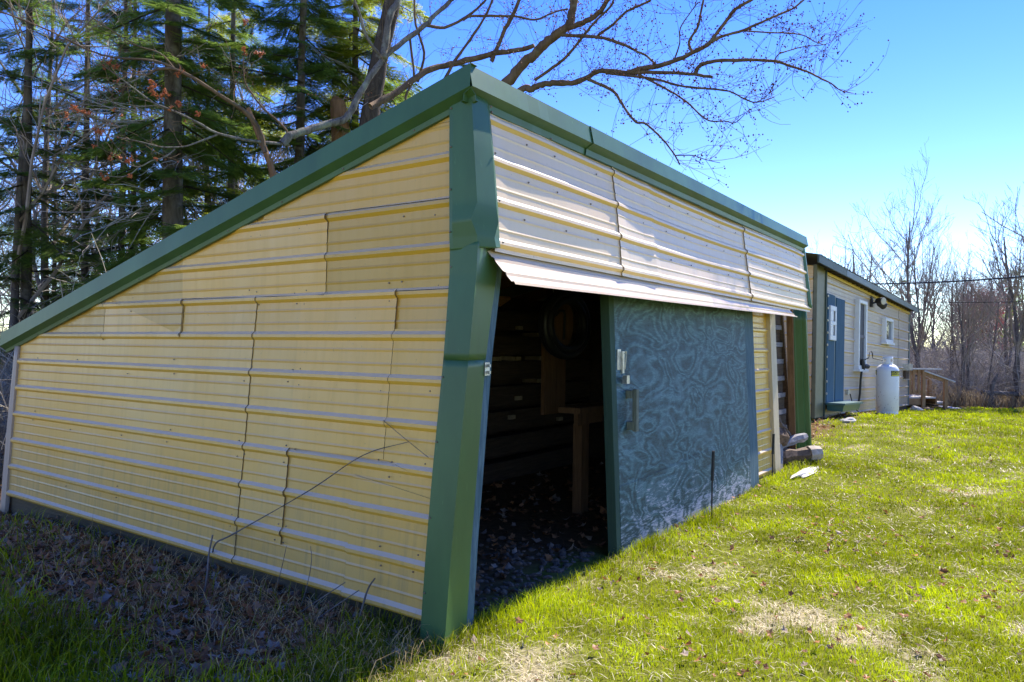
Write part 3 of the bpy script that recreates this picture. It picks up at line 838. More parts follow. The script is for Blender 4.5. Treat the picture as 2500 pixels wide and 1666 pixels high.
# ------------------------------------------------------------------ the house
house = bpy.data.objects.new("cottage", None); COL.objects.link(house)
HM = Matrix.Identity(4)
for i in range(3): HM[i][0], HM[i][1], HM[i][2], HM[i][3] = D2[i], -N2[i], U2[i], O2[i]
house.matrix_world = HM
tag(house, "low tan metal sided cottage with dark green eave beyond the shed", "house")
def P_house(s, z, n): return (s, -n, z)
def P_hend(s, z, n): return (-.56 - n, s, z)
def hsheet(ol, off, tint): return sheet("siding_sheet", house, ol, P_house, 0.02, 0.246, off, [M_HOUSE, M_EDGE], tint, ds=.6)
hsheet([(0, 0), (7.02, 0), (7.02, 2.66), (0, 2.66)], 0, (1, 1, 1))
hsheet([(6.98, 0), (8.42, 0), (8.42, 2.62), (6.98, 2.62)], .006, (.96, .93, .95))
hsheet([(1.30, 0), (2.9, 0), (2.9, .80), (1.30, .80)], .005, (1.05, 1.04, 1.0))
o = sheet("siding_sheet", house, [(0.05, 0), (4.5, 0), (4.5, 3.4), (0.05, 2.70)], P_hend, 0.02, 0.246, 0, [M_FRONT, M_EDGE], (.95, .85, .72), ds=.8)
MB().box((-.52, .05, 0), (8.45, .10, 2.62)).build("wall_core", M_DARKWOOD, house)
MB().box((8.38, .0, 0), (8.44, 4.5, 2.62)).build("end_wall", M_HOUSE, house)
MB().box((0.0, .01, -.25), (8.4, .05, 0.0)).build("foundation_board", M_DARKWOOD, house)
bevel(MB().box((-.56, -.02, 0.02), (-.04, .05, 2.72)).build("corner_post", M_OLIVE, house), .01)
MB().box((-.04, -.045, 0.0), (.0, .05, 2.72)).build("corner_post", M_HGREEN, house)
MB().box((8.42, -.03, 0.0), (8.52, .06, 2.60)).build("corner_post", M_HBLUE, house)
# roof with corrugated edge
NN = 90; V = []
for i in range(NN + 1):
    s = -1.15 + 9.85 * i / NN
    z = 2.80 - .017 * (s + 1) + (.012 if i % 2 else 0)
    V += [(s, -.215, z), (s, 4.8, z + 1.0)]
rf = MB(); ii = np.arange(NN)
rf.add(V, np.stack([ii*2, ii*2+2, ii*2+3, ii*2+1], -1)); o = rf.build("roof", M_HGREEN, house)
md = o.modifiers.new("thickness", 'SOLIDIFY'); md.thickness = .006
MB().beam((-1.15, -.19, 2.735), (.72, -.19, 2.705), .03, .135).build("fascia", M_HGREEN, house)
MB().beam((.73, -.192, 2.700), (8.68, -.192, 2.575), .03, .115).build("fascia", M_HBLUE, house)
for i in range(24):
    s = -.1 + i * .36
    MB().beam((s, -.17, 2.665 - .0155 * s), (s, .03, 2.69 - .0155 * s), .05, .03).build("rafter_tail", M_SILL, house)
MB().beam((0, -.03, 2.625), (8.42, -.03, 2.49), .02, .05).build("soffit_strip", simple("yellow_trim_paint", (.70, .48, .05), .5, .1), house)
# blue door of two wide planks
hd = bpy.data.objects.new("blue_door", None); COL.objects.link(hd); hd.parent = house
hd["label"] = "blue plank door with a narrow white two-pane window"
bevel(MB().box((.02, -.06, .28), (.50, -.03, 2.26)).build("door_plank", M_BDOOR, hd), .006)
bevel(MB().box((.62, -.06, .28), (1.25, -.03, 2.235)).build("door_plank", M_BDOOR, hd), .006)
MB().box((.50, -.045, .28), (.62, -.035, 2.25)).build("door_batten", M_HBLUE, hd)
wf = MB(); x0, x1, z0, z1 = .09, .50, 1.42, 2.05
for a, b in (((x0, z0), (x1, z0 + .09)), ((x0, z1 - .09), (x1, z1)), ((x0, 1.70), (x1, 1.77)), ((x0, z0 + .09), (x0 + .19, 1.70)), ((x0, 1.77), (x0 + .19, z1 - .09)), ((x1 - .08, z0 + .09), (x1, 1.70)), ((x1 - .08, 1.77), (x1, z1 - .09))):
    wf.box((a[0], -.095, a[1]), (b[0], -.06, b[1]))
bevel(wf.build("window_frame", M_WHITE, hd), .006)
MB().box((x0 + .02, -.075, z0 + .03), (x1 - .02, -.062, z1 - .03)).build("window_pane", M_SCREEN, hd)
for i in range(9): MB().tube([(-.012, -.06, .45 + i * .22), (-.012, -.075, .45 + i * .22)], .022, 7).build("bolt_head", M_LAMP, house)
# tall screened window
def window(x0, x1, z0, z1, name, fw, pane, lab, mid=None):
    o = bpy.data.objects.new(name, None); COL.objects.link(o); o.parent = house; o["label"] = lab
    f_ = MB()
    f_.box((x0, -.10, z0), (x1, 0, z0 + fw)); f_.box((x0, -.10, z1 - fw), (x1, 0, z1))
    f_.box((x0, -.10, z0 + fw), (x0 + fw, 0, z1 - fw)); f_.box((x1 - fw * 1.4, -.10, z0 + fw), (x1, 0, z1 - fw))
    bevel(f_.build("frame", M_WHITE, o), .006)
    MB().box((x0 + fw, -.055, z0 + fw), (x1 - fw * 1.4, -.045, z1 - fw)).build("pane", pane, o)
    if mid: MB().box((x0 + fw, -.07, mid - .03), (x1 - fw * 1.4, -.056, mid + .03)).build("meeting_rail", simple("dark_rail", (.10, .09, .11), .6), o)
    MB().box((x0 - .04, -.13, z0 - .05), (x1 + .04, 0, z0)).build("sill", M_WHITE, o)
    return o
window(2.28, 3.02, .92, 2.35, "window", .075, M_SCREEN, "tall narrow white framed window with dark screen", 1.60)
w2 = window(4.95, 5.86, 1.58, 2.15, "window", .07, M_GLASS, "small white framed window reflecting the trees")
rg = MB(); a_ = np.linspace(0, 2 * math.pi, 25)
rg.tube(np.stack([5.14 + .075 * np.cos(a_), -.058 + 0 * a_, 2.0 + .055 * np.sin(a_)], -1), .012, 5, cap=False)
rg.tube([(5.10, -.058, 2.0), (5.18, -.058, 2.0)], .02, 5); rg.tube([(5.14, -.058, 1.97), (5.14, -.058, 2.03)], .02, 5)
rg.build("window_decal", simple("blue_decal", (.05, .06, .25), .5), w2)
# planter box
pb = thing("planter_box", "teal window box hung below the blue house door", "planter"); pb.matrix_world = HM
V = [(x, y, z) for z, e in ((.14, .03), (.26, 0)) for x, y in ((.0 + e, -.36 + e), (1.30 - e, -.36 + e), (1.30 - e, -.07), (.0 + e, -.07))]
MB().add(V, [(3,2,1,0),(4,5,6,7),(0,1,5,4),(1,2,6,5),(2,3,7,6),(3,0,4,7)]).build("box", M_PLANTER, pb)
MB().box((-.05, -.39, .255), (1.35, -.06, .29)).build("rim", M_PLANTER, pb)
# floodlight
fl_ = thing("floodlight", "twin floodlight under the house eave, one lamp facing out", "light"); fl_.matrix_world = HM
MB().box((3.66, -.05, 2.30), (3.80, -.005, 2.52)).build("base", M_IRON, fl_)
def lamp(dirv, c):
    d_ = np.array(dirv, float); d_ /= np.linalg.norm(d_); c = np.array(c, float)
    MB().tube([c, c + d_ * .05, c + d_ * .19], [.04, .07, .09], 14).build("lamp_shade", M_IRON, fl_)
    MB().tube([c + d_ * .185, c + d_ * .20], [.082, .074], 14).build("lens", M_LAMP, fl_)
lamp((-.55, -1, -.1), (3.84, -.10, 2.44)); lamp((.9, -.55, -.35), (4.02, -.10, 2.42))
MB().tube([(3.72, -.04, 2.38), (3.78, -.1, 2.40), (4.02, -.12, 2.42)], .02, 6).build("arm", M_IRON, fl_)
# outlet with cord, vent hood
oc = thing("outdoor_outlet", "small grey outlet box on the house wall with a dangling cord", "outlet"); oc.matrix_world = HM
bevel(MB().box((1.62, -.06, .40), (1.76, -.01, .50)).build("outlet_box", M_STEEL, oc), .006)
MB().tube([(1.72, -.07, .42), (1.76, -.09, .30), (1.86, -.12, .14), (2.0, -.2, .03), (2.15, -.35, -.12)], .010, 6).build("cord", M_IRON, oc)
vb = thing("vent_hood", "square metal wall vent hood at the far corner of the house", "vent"); vb.matrix_world = HM
MB().box((7.65, -.16, .95), (8.20, -.01, 1.12)).build("hood", M_STEEL, vb)
MB().box((7.7, -.08, .72), (8.15, -.01, .93)).build("louver_box", M_DARKWOOD, vb)
MB().box((7.67, -.10, .70), (8.18, -.01, .72)).build("lower_lip", M_STEEL, vb)

# propane tank with regulator
TX, TY = 7.95, 15.86; TZ = float(gz(TX, TY)) - .02
tank = thing("propane_tank", "tall white propane cylinder standing against the house wall", "gas tank", (TX, TY, TZ))
R = .222
MB().lathe([(R - .012, 0), (R - .012, .09), (R - .012, .10)], 32).build("foot_ring", M_TANK, tank, True)
MB().lathe([(R - .02, .095), (R, .115), (R, .55), (R, .92), (R - .006, .97), (R - .03, 1.02), (R - .075, 1.06), (R - .15, 1.085), (0.0, 1.09)], 40).build("cylinder", M_TANK, tank, True)
cl = MB(); aa = np.linspace(-2.2, 2.2, 24)
V = [(.105 * math.cos(q - 1.2), .105 * math.sin(q - 1.2), z) for z in (1.065, 1.12, 1.125, 1.19, 1.20, 1.235) for q in aa]
ks = 24
for r_ in range(5):
    for q in range(ks - 1):
        if r_ == 2 and (q % 8) in (2, 3, 4, 5): continue
        cl.F.append((np.array([[r_*ks+q, r_*ks+q+1, (r_+1)*ks+q+1, (r_+1)*ks+q]]), 0))
cl.V.append(np.array(V)); cl.n = len(V)
o = cl.build("collar", M_TANK, tank, True); md = o.modifiers.new("thickness", 'SOLIDIFY'); md.thickness = .008
MB().tube([(0, 0, 1.09), (0, 0, 1.16)], .03, 8).build("valve", M_STEEL, tank)
va = math.atan2(-TY, -TX)          # bearing of the yard side
def curved(a0, a1, z0, z1, r_, name, mat, parent):
    q = np.linspace(a0, a1, 10); V = [(r_ * math.cos(x), r_ * math.sin(x), z) for z in (z0, z1) for x in q]
    return MB().add(V, [(i, i + 1, 11 + i, 10 + i) for i in range(9)]).build(name, mat, parent)
lab = curved(va + .30, va + 1.45, .83, .945, R + .002, "label", M_TANKLABEL, tank)
curved(va + .36, va + 1.40, .838, .858, R + .004, "label_band", M_YELLOW, lab)
curved(va + .36, va + 1.40, .872, .886, R + .004, "label_band", M_YELLOW, lab)
curved(va - 1.55, va - 1.15, .85, .95, R + .002, "label", M_TANKLABEL, tank)
curved(va - 1.50, va - 1.20, .87, .93, R + .004, "label_band", M_YELLOW, tank.children[-1])
def letters(txt, size, zc, a0, r_, mat, parent, name="lettering"):
    cu = bpy.data.curves.new("txt", 'FONT'); cu.body = txt; cu.size = size; cu.extrude = 0.0
    tmp = bpy.data.objects.new("txt", cu); COL.objects.link(tmp)
    dg = bpy.context.evaluated_depsgraph_get()
    me = bpy.data.meshes.new_from_object(tmp.evaluated_get(dg))
    bpy.data.objects.remove(tmp)
    for v in me.vertices:
        an = a0 + v.co.x / r_ + 0.25 * v.co.y / r_
        v.co = Vector((r_ * math.cos(an), r_ * math.sin(an), zc + v.co.y))
    me.materials.append(mat)
    return link(name, me, parent)
letters("NORGAS", .064, .890, va + .36, R + .0045, M_YELLOW, lab)
letters("PROPANE", .018, .8735, va + .50, R + .0055, M_TANKLABEL, lab)
# rust chips
ch = MB()
for i in range(26):
    an = va + random.uniform(-1.1, 1.0); z = random.uniform(.12, .75); r_ = R + .0015; h_ = random.uniform(.004, .03); w_ = random.uniform(.01, .03)
    V = [(r_ * math.cos(an + d), r_ * math.sin(an + d), z + e) for d, e in ((-w_, 0), (0, -h_ * .4), (w_, h_ * .2), (w_ * .3, h_))]
    ch.add(V, [(0, 1, 2, 3)])
tag(ch.build("rust_chip", M_SCREW, tank), kind="stuff")
reg = thing("gas_regulator", "black gas regulator and pipe on the house wall beside the white tank", "regulator"); reg.matrix_world = HM
MB().tube([(2.55, -.10, 1.12), (2.58, -.12, .98), (2.62, -.10, .92)], .045, 8).build("body", M_IRON, reg)
MB().tube([(2.62, -.12, .98), (2.80, -.16, .98)], .05, 10).build("diaphragm", M_IRON, reg)
MB().tube([(2.58, -.10, .95), (2.56, -.08, .7), (2.60, -.06, .4), (2.60, -.03, .15)], .022, 6).build("pipe", M_IRON, reg)
aa = np.linspace(0, math.pi, 12)
MB().tube([(2.60, -.12, 1.10)] + [(2.80 - .18 * math.cos(q), -.22, 1.16 + .14 * math.sin(q)) for q in aa] + [(3.05, -.40, 1.12)], .010, 6).build("hose", M_IRON, reg)

# porch deck with steps
pz = float(gz(11.3, 20.6))
por = thing("porch_steps", "weathered wooden porch deck with railing and steps at the house end", "porch", (11.0, 20.5, pz))
Q = lambda x, y, z: (x - 11.0, y, z - pz)
def pbeam(a, b, w, t_, name, mat, up=(0, 0, 1)): return MB().beam(Q(*a), Q(*b), w, t_, up).build(name, mat, por)
for i in range(8): pbeam((10.60, .07 + i * .145, .165), (11.60, .07 + i * .145, .165), .135, .035, "deck_board", M_PORCHTOP)
pbeam((10.6, .0, .06), (11.3, .0, .06), .04, .17, "joist", M_PORCH); pbeam((11.62, 0, .07), (11.62, 1.2, .07), .04, .15, "joist", M_PORCH)
for x, y, z0, z1 in ((11.235, -.04, -.14, .92), (11.45, 1.2, -.1, .90), (11.62, 1.25, -.1, .90), (11.84, -.04, -.16, .66), (12.10, 1.2, -.2, .60)):
    pbeam((x, y, z0), (x, y, z1), .085, .085, "post", M_PORCH, (0, 1, 0))
pbeam((10.75, -.04, .955), (11.72, .02, .955), .14, .035, "rail_cap", M_PORCHTOP)
pbeam((11.24, -.05, .90), (12.08, -.05, .615), .10, .035, "hand_rail", M_PORCHTOP); pbeam((11.36, 1.2, .98), (12.28, 1.2, .64), .10, .035, "hand_rail", M_PORCHTOP)
pbeam((10.75, -.03, .885), (11.30, .0, .885), .04, .10, "rail_board", M_PORCH)
pbeam((11.26, -.03, .835), (11.90, -.03, .618), .04, .10, "rail_board", M_PORCH); pbeam((11.42, 1.2, .91), (12.14, 1.2, .64), .04, .10, "rail_board", M_PORCH)
pbeam((10.75, -.03, .33), (11.2, -.03, .33), .04, .08, "bottom_rail", M_PORCH)
for x in (10.86, 10.96, 11.10): pbeam((x, -.055, .30), (x, -.055, .93), .055, .03, "baluster", M_PORCH, (0, 1, 0))
for x, z in ((11.62, .03), (12.02, -.13)): pbeam((x + .15, 0.02, z), (x + .15, 1.15, z), .34, .04, "step_tread", M_PORCHTOP); pbeam((x + .0, 0.0, z - .08), (x, 1.15, z - .08), .03, .12, "step_riser", M_DARKWOOD, (1, 0, 0))

# power lines
def wire(label, a, b, sag, r_):
    n_ = 40; tt = np.linspace(0, 1, n_)[:, None]; pts = np.array(a) * (1 - tt) + np.array(b) * tt; pts[:, 2] -= sag * (1 - (2 * tt[:, 0] - 1) ** 2)
    o = MB().tube(pts, r_, 5, cap=False).build("power_line", M_IRON); tag(o, label, "cable")
wire("thick black power line crossing above the cottage roof", px(1950, 690, 24), px(2700, 657, 15), .15, .018)
wire("thin grey power line below the thick cable", px(2130, 735, 22), px(2700, 732, 17), .05, .008)
#PART2
# ------------------------------------------------------------------ trees: the budding maple behind the shed
def spline(P, per=4):
    P = np.asarray(P, float)
    if len(P) < 3: return np.concatenate([P[:1] + (P[1] - P[0]) * q for q in np.linspace(0, 1, per + 1)[:, None, None]])
    Q = np.vstack([2 * P[0] - P[1], P, 2 * P[-1] - P[-2]]); out = []
    for i in range(1, len(Q) - 2):
        for t_ in np.linspace(0, 1, per, endpoint=False):
            a, b, c, d = Q[i-1], Q[i], Q[i+1], Q[i+2]
            out.append(.5 * (2*b + (c-a)*t_ + (2*a-5*b+4*c-d)*t_**2 + (3*b-a-3*c+d)*t_**3))
    out.append(P[-1]); return np.array(out)

YR = lambda u: float(np.interp(u, [100, 300, 500, 700, 900, 1100, 1290, 1500, 1700, 1850, 2090], [8.0, 8.2, 8.6, 9.2, 10.0, 10.8, 10.5, 9.8, 8.9, 8.6, 9.3]))
maple = thing("maple_tree", "budding maple with long bare branches reaching over the shed roof", "tree", tuple(px(905, 900, 11.8)[:2]) + (0.0,))
MO = np.array(maple.location)
LIMB_PTS = []
def limb(pts, w0, w1, mat, name="limb", k=7, rough=0.06, bare=False):
    P = spline([px(u, v, YR(u)) for u, v in pts], 4)
    Yd = P[:, 1]
    w = np.linspace(w0, w1, len(P)) * Yd / F_PX / 2
    P = P + RNG.normal(0, 1, P.shape) * (w[:, None] * .10)
    if not bare: LIMB_PTS.append((P, w))
    return MB().tube(P - MO, w * (1 + rough * RNG.normal(size=len(w))), k).build(name, mat, maple, True)
tp = spline([px(905, 900, 11.8), px(902, 700, 11.8), px(893, 480, 11.8), px(897, 340, 11.8), px(925, 150, 11.7), px(955, 20, 11.6), px(985, -150, 11.5), px(1010, -420, 11.5), px(1020, -700, 11.5)], 4)
MB().tube(tp - MO, np.linspace(.185, .09, len(tp)) * (1 + .06 * RNG.normal(size=len(tp))), 14).build("trunk", M_DARKBARK, maple, True)
LI = [  # photo points, width at start and end (px of the photo), bark
 ([(690,352),(710,331),(750,319),(806,301),(846,286),(875,234),(902,190),(935,145),(951,129),(989,98),(1040,60),(1062,36),(1103,0),(1150,-60)], 21, 9, 1),
 ([(935,147),(937,129),(951,45),(973,0),(985,-60)], 20, 14, 1),
 ([(935,145),(895,90),(880,40),(865,0),(850,-50)], 9, 5, 1),
 ([(705,353),(625,346),(531,326),(482,299),(424,272),(379,254),(348,232),(312,205),(277,178),(259,165)], 8, 2.2, 1),
 ([(531,330),(482,348),(446,359),(393,359),(348,348),(286,335),(250,330)], 5, 2, 1),
 ([(428,364),(402,384),(370,393),(339,408),(303,397),(286,388)], 4, 2, 1),
 ([(339,408),(317,426),(290,433),(254,428)], 2.6, 1.6, 1),
 ([(402,272),(379,286),(344,295),(303,299),(268,299),(223,286),(178,268)], 3.5, 1.8, 1),
 ([(344,295),(308,294),(290,285),(281,277)], 2.2, 1.6, 1),
 ([(647,372),(634,321),(603,277),(536,232),(473,192),(428,170),(384,170),(357,183),(312,178),(285,170)], 14, 2.5, 0),
 ([(357,184),(308,203),(254,203)], 3, 1.8, 1),
 ([(690,350),(700,320),(640,262),(616,230),(598,200),(594,150),(600,130)], 6, 2, 0),
 ([(594,152),(560,145),(540,115)], 2.2, 1.4, 1), ([(594,152),(620,152),(640,138)], 2.2, 1.4, 1),
 ([(428,170),(390,130),(330,110),(250,60),(190,20)], 4, 2, 0),
 ([(473,192),(380,150),(250,135),(120,75),(0,28)], 6, 3.5, 0),
 ([(930,560),(1000,460),(1120,330),(1200,245),(1246,196),(1268,165),(1306,134),(1333,105),(1362,83),(1387,65),(1395,40),(1402,0),(1410,-60)], 30, 19, 0),
 ([(1387,69),(1418,58),(1445,45),(1467,27),(1483,0),(1500,-40)], 15, 11, 0),
 ([(930,540),(1050,420),(1180,300),(1275,219),(1293,219),(1317,208),(1351,203),(1395,203),(1429,192),(1456,176),(1485,173),(1541,179),(1574,176),(1651,179),(1697,182),(1740,189)], 20, 7, 0),
 ([(1530,179),(1574,166),(1600,163),(1646,149),(1689,130),(1728,110),(1753,77),(1779,43),(1799,20),(1835,0),(1870,-30)], 13, 7, 0),
 ([(1733,105),(1763,89),(1817,74),(1855,56),(1901,36),(1932,23),(1962,0),(1990,-30)], 8, 4, 0),
 ([(1697,181),(1707,163),(1728,153),(1766,148),(1830,147),(1893,150),(1932,163),(1970,175),(1998,189),(2029,204),(2052,221),(2082,228)], 11, 2, 0),
 ([(1891,149),(1901,133),(1932,122),(1965,114),(2008,110),(2029,102),(2042,80)], 3.5, 1.5, 0),
 ([(1817,76),(1881,80),(1932,82),(1965,88),(1988,102),(2008,108)], 4, 2, 0),
 ([(1480,178),(1600,194),(1656,209),(1715,216),(1779,223),(1817,242),(1842,250),(1868,246),(1891,237)], 7, 2, 0),
 ([(1560,182),(1600,204),(1638,224),(1677,250),(1710,281),(1735,296),(1768,296),(1794,300),(1817,281)], 6, 2, 0),
 ([(1436,195),(1469,208),(1500,225),(1516,250),(1534,277),(1554,299),(1574,301),(1600,323),(1625,349),(1648,380),(1659,402)], 8, 4, 0),
 ([(1648,380),(1692,380),(1722,390),(1758,398)], 3, 1.6, 0),
 ([(905,260),(973,223),(1040,174),(1100,158),(1150,145),(1195,134),(1228,127),(1266,122),(1304,112)], 17, 11, 0),
 ([(1370,86),(1440,89),(1485,96),(1529,112),(1552,125),(1574,134),(1600,156)], 9, 5, 0),
 ([(1306,196),(1351,165),(1384,138),(1418,96),(1451,56),(1489,18),(1498,0),(1510,-40)], 8, 5, 0),
 ([(1455,95),(1462,85),(1496,60),(1529,29),(1563,13),(1588,0),(1620,-30)], 7, 5, 0),
 ([(1200,150),(1208,130),(1228,83),(1250,40),(1268,0),(1285,-50)], 11, 8, 0),
 ([(1130,50),(1150,40),(1217,40),(1262,41),(1306,49),(1351,31),(1387,22)], 7, 4, 0),
 ([(1040,62),(1085,67),(1130,47),(1174,13),(1200,-20)], 8, 5, 0),
 ([(1690,130),(1682,102),(1702,69),(1712,26),(1717,0),(1722,-30)], 7, 5, 0),
 ([(1646,147),(1659,107),(1661,69),(1684,33),(1705,5)], 4, 2.5, 0),
 ([(1000,90),(1010,190),(990,240),(1000,330)], 6, 6, 0), ([(1020,200),(1035,130),(1015,60),(1010,-20)], 7, 5, 0),
 ([(1080,205),(1110,150),(1160,80),(1190,30),(1210,-20)], 8, 5, 0),
]
for pts, w0, w1, b in LI: limb(pts, w0, w1, M_LICHENBARK if b else M_MAPLEBARK)
# twigs and buds, denser to the right
tw = MB(); BUD = []
def twig(p0, d, L, r_, lvl, budp):
    n_ = 5; P = [p0]; d = d / np.linalg.norm(d)
    for i in range(n_):
        d = d + RNG.normal(0, .16, 3) + np.array([0, 0, .10 - .03 * i]); d /= np.linalg.norm(d); P.append(P[-1] + d * L / n_)
    P = np.array(P); tw.tube(P - MO, np.linspace(r_, r_ * .5, n_ + 1), 3, cap=False)
    if lvl:
        for q in range(random.randint(1, 3)):
            k_ = random.randint(1, n_ - 1); dd = d + RNG.normal(0, .7, 3); twig(P[k_], dd, L * .5, r_ * .7, lvl - 1, budp)
    if random.random() < budp:
        for q in range(random.randint(2, 6)): BUD.append(P[-1 - (q % 3)] + RNG.normal(0, .022, 3))
for P, w in LIMB_PTS:
    L_ = np.linalg.norm(np.diff(P, axis=0), axis=1).sum()
    right = P[:, 0].mean() > -0.6
    for q in range(int(L_ * (12 if right else 7))):
        k_ = random.randint(max(1, len(P) // 4), len(P) - 2)
        if w[k_] > .07 and random.random() < .5: continue
        t_ = P[k_ + 1] - P[k_]; t_ /= np.linalg.norm(t_)
        d = t_ * .7 + RNG.normal(0, .75, 3) + np.array([0, 0, .1])
        twig(P[k_], d, random.uniform(.18, .85), .0036, 1 if random.random() < .65 else 0, .75 if right else .12)
tw.build("twig", M_MAPLEBARK, maple)["kind"] = "stuff"
# whorls of red buds straight on the limbs at the right
for P, w in LIMB_PTS:
    if P[:, 0].mean() > -.5:
        for q in range(len(P) * 2):
            k_ = random.randint(2, len(P) - 1)
            if w[k_] > .012 and w[k_] < .06: BUD.append(P[k_] + RNG.normal(0, 1, 3) * (w[k_] + .012))
BUD = np.array(BUD)
oct_ = np.array([[1,0,0],[0,1,0],[-1,0,0],[0,-1,0],[0,0,1.25],[0,0,-1.0]], float)
octF = np.array([[0,1,4],[1,2,4],[2,3,4],[3,0,4],[1,0,5],[2,1,5],[3,2,5],[0,3,5]])
bd = MB()
s_ = RNG.uniform(.005, .013, len(BUD))[:, None, None]
Vb = (BUD - MO)[:, None, :] + oct_[None] * s_
cb = np.array([.19, .055, .026]) * RNG.uniform(.5, 1.6, (len(BUD), 1))
bd.add(Vb.reshape(-1, 3), (octF[None] + (np.arange(len(BUD)) * 6)[:, None, None]).reshape(-1, 3), 0, np.repeat(cb, 6, 0))
bd.build("bud", M_BUD, maple)["kind"] = "stuff"
CL = [(265,156),(255,165),(270,150),(282,162),(370,203),(378,212),(366,214),(380,232),(372,228),(403,222),(410,232),(395,238),(440,178),(432,183),(445,174),(432,250),(438,256),(415,264),(480,283),(484,278),(278,267),(297,281),(233,315),(250,320),(240,322),(178,262),(186,268),(203,272),(217,277),(160,283),(232,357),(275,378),(290,383),(268,386),(318,390),(312,396),(380,387),(248,427),(258,431),(317,428),(598,128),(594,120),(625,130),(637,135),(640,128),(597,57),(602,50),(497,160)]
bm = []
for s in range(3):
    mbx = MB(); pts = RNG.normal(0, .012, (11, 3)); 
    for q in pts:
        c_ = np.array([.50, .15, .055]) * RNG.uniform(.55, 1.25); mbx.add(q + oct_ * RNG.uniform(.007, .013), octF, 0, c_)
        for e in range(3):
            d = RNG.normal(0, 1, 3); d /= np.linalg.norm(d); a_ = np.cross(d, [0, 0, 1]) * .003
            mbx.add([q - a_, q + a_, q + d * .022], [(0, 1, 2)], 0, np.array([.62, .25, .10]) * RNG.uniform(.6, 1.2))
    o = mbx.build("bud_cluster", M_BUD, maple); bm.append(o)
for i, (u, v) in enumerate(CL):
    o = bm[i] if i < 3 else bm[i % 3].copy()
    if i >= 3: COL.objects.link(o)
    o.parent = maple; o.location = Vector(px(u, v, YR(u)) - MO); o.rotation_euler = RNG.uniform(0, 6, 3); o.scale = [random.uniform(.8, 1.35)] * 3

# ------------------------------------------------------------------ firs
def make_bough(seed, sparse=1.0, hue=(.15, .23, .038)):
    g = np.random.default_rng(seed); mbx = MB()
    t_ = np.linspace(0, 1, 9)
    stem = np.stack([t_, .05 * np.sin(t_ * 3 + seed), -.26 * t_**2 + .10 * t_**4 * 2], -1)
    mbx.tube(stem, np.linspace(.012, .003, 9), 4, 0, False, (0.10, .08, .06))
    S = []      # twigs (start, end)
    for q in np.linspace(.10, .99, int(34 * sparse)):
        base = np.array([np.interp(q, t_, stem[:, i]) for i in range(3)])
        for sd in (-1, 1):
            if g.random() < .14: continue
            L = (.42 * (1 - q) ** .75 + .06) * g.uniform(.6, 1.15)
            a_ = sd * math.radians(g.uniform(42, 66)); d = np.array([math.cos(a_), math.sin(a_), g.uniform(-.22, .05)])
            e = base + d * L; S.append((base, e, 0))
            for w in np.arange(.18, .98, .10 / max(.4, L * 2.2)):
                b2 = base + d * L * w - np.array([0, 0, .10 * L * w * w])
                for s2 in (-1, 1):
                    a2 = a_ + s2 * math.radians(g.uniform(35, 60)); l2 = (.16 * (1 - w) + .045) * g.uniform(.6, 1.2) * min(1, L * 3)
                    S.append((b2, b2 + np.array([math.cos(a2), math.sin(a2), g.uniform(-.35, .1)]) * l2, 1))
    A = np.array([s[0] for s in S]); B = np.array([s[1] for s in S])
    # bare twig lines
    D = B - A; Ln = np.linalg.norm(D, axis=1, keepdims=True); D = D / Ln
    side = np.cross(D, [0, 0, 1.0]); side /= np.linalg.norm(side, axis=1, keepdims=True)
    m0 = np.array([s[2] == 0 for s in S])
    a0, b0, s0 = A[m0], B[m0], side[m0] * .003
    V = np.stack([a0 - s0, a0 + s0, b0 + s0 * .4, b0 - s0 * .4], 1).reshape(-1, 3)
    mbx.add(V, (np.arange(len(a0)) * 4)[:, None] + np.arange(4), 0, (.09, .07, .05))
    # needles in two ranks
    NV, NC = [], []
    for k_ in range(len(A)):
        n_ = max(3, int(Ln[k_, 0] / .013)); w = (np.arange(n_) + .5) / n_
        p0 = A[k_] + np.outer(w * Ln[k_, 0], D[k_])
        tone = g.uniform(.6, 1.5) * np.array([1, 1, 1]) + (np.array([.5, .25, 0]) * g.random() if g.random() < .3 else 0)
        for sd in (-1, 1):
            nd = D[k_] * .55 + sd * side[k_] * .85 + np.array([0, 0, g.uniform(-.15, .35)])
            L = .034 * (1 - .45 * w)[:, None]
            hw = D[k_] * .0046
            NV.append(np.stack([p0 - hw, p0 + hw, p0 + nd * L], 1).reshape(-1, 3)); NC.append(np.tile(np.array(hue) * tone, (n_ * 3, 1)))
    NV = np.concatenate(NV); NC = np.concatenate(NC)
    mbx.add(NV, np.arange(len(NV)).reshape(-1, 3), 0, NC)
    o = mbx.build("bough", M_NEEDLE); me = o.data; bpy.data.objects.remove(o); return me
BOUGHS = [make_bough(s, .68) for s in (1, 2, 3)] + [make_bough(4, .65, (.30, .35, .035)), make_bough(5, .55, (.13, .205, .048))]
DEADB = []
for s in range(2):
    mbx = MB(); g = np.random.default_rng(s + 40)
    for q in range(7):
        d = np.array([1, 0, 0]) + g.normal(0, .25, 3); p0 = np.array([.1 * q, 0, -.02 * q]); p_ = [p0]
        for e in range(4): d = d + g.normal(0, .22, 3); p_.append(p_[-1] + d / np.linalg.norm(d) * .16)
        mbx.tube(p_, np.linspace(.006, .0022, 5), 3, cap=False)
    o = mbx.build("dead_branch", M_TWIG); DEADB.append(o.data); o.data.materials[0] = M_PALETWIG; bpy.data.objects.remove(o)

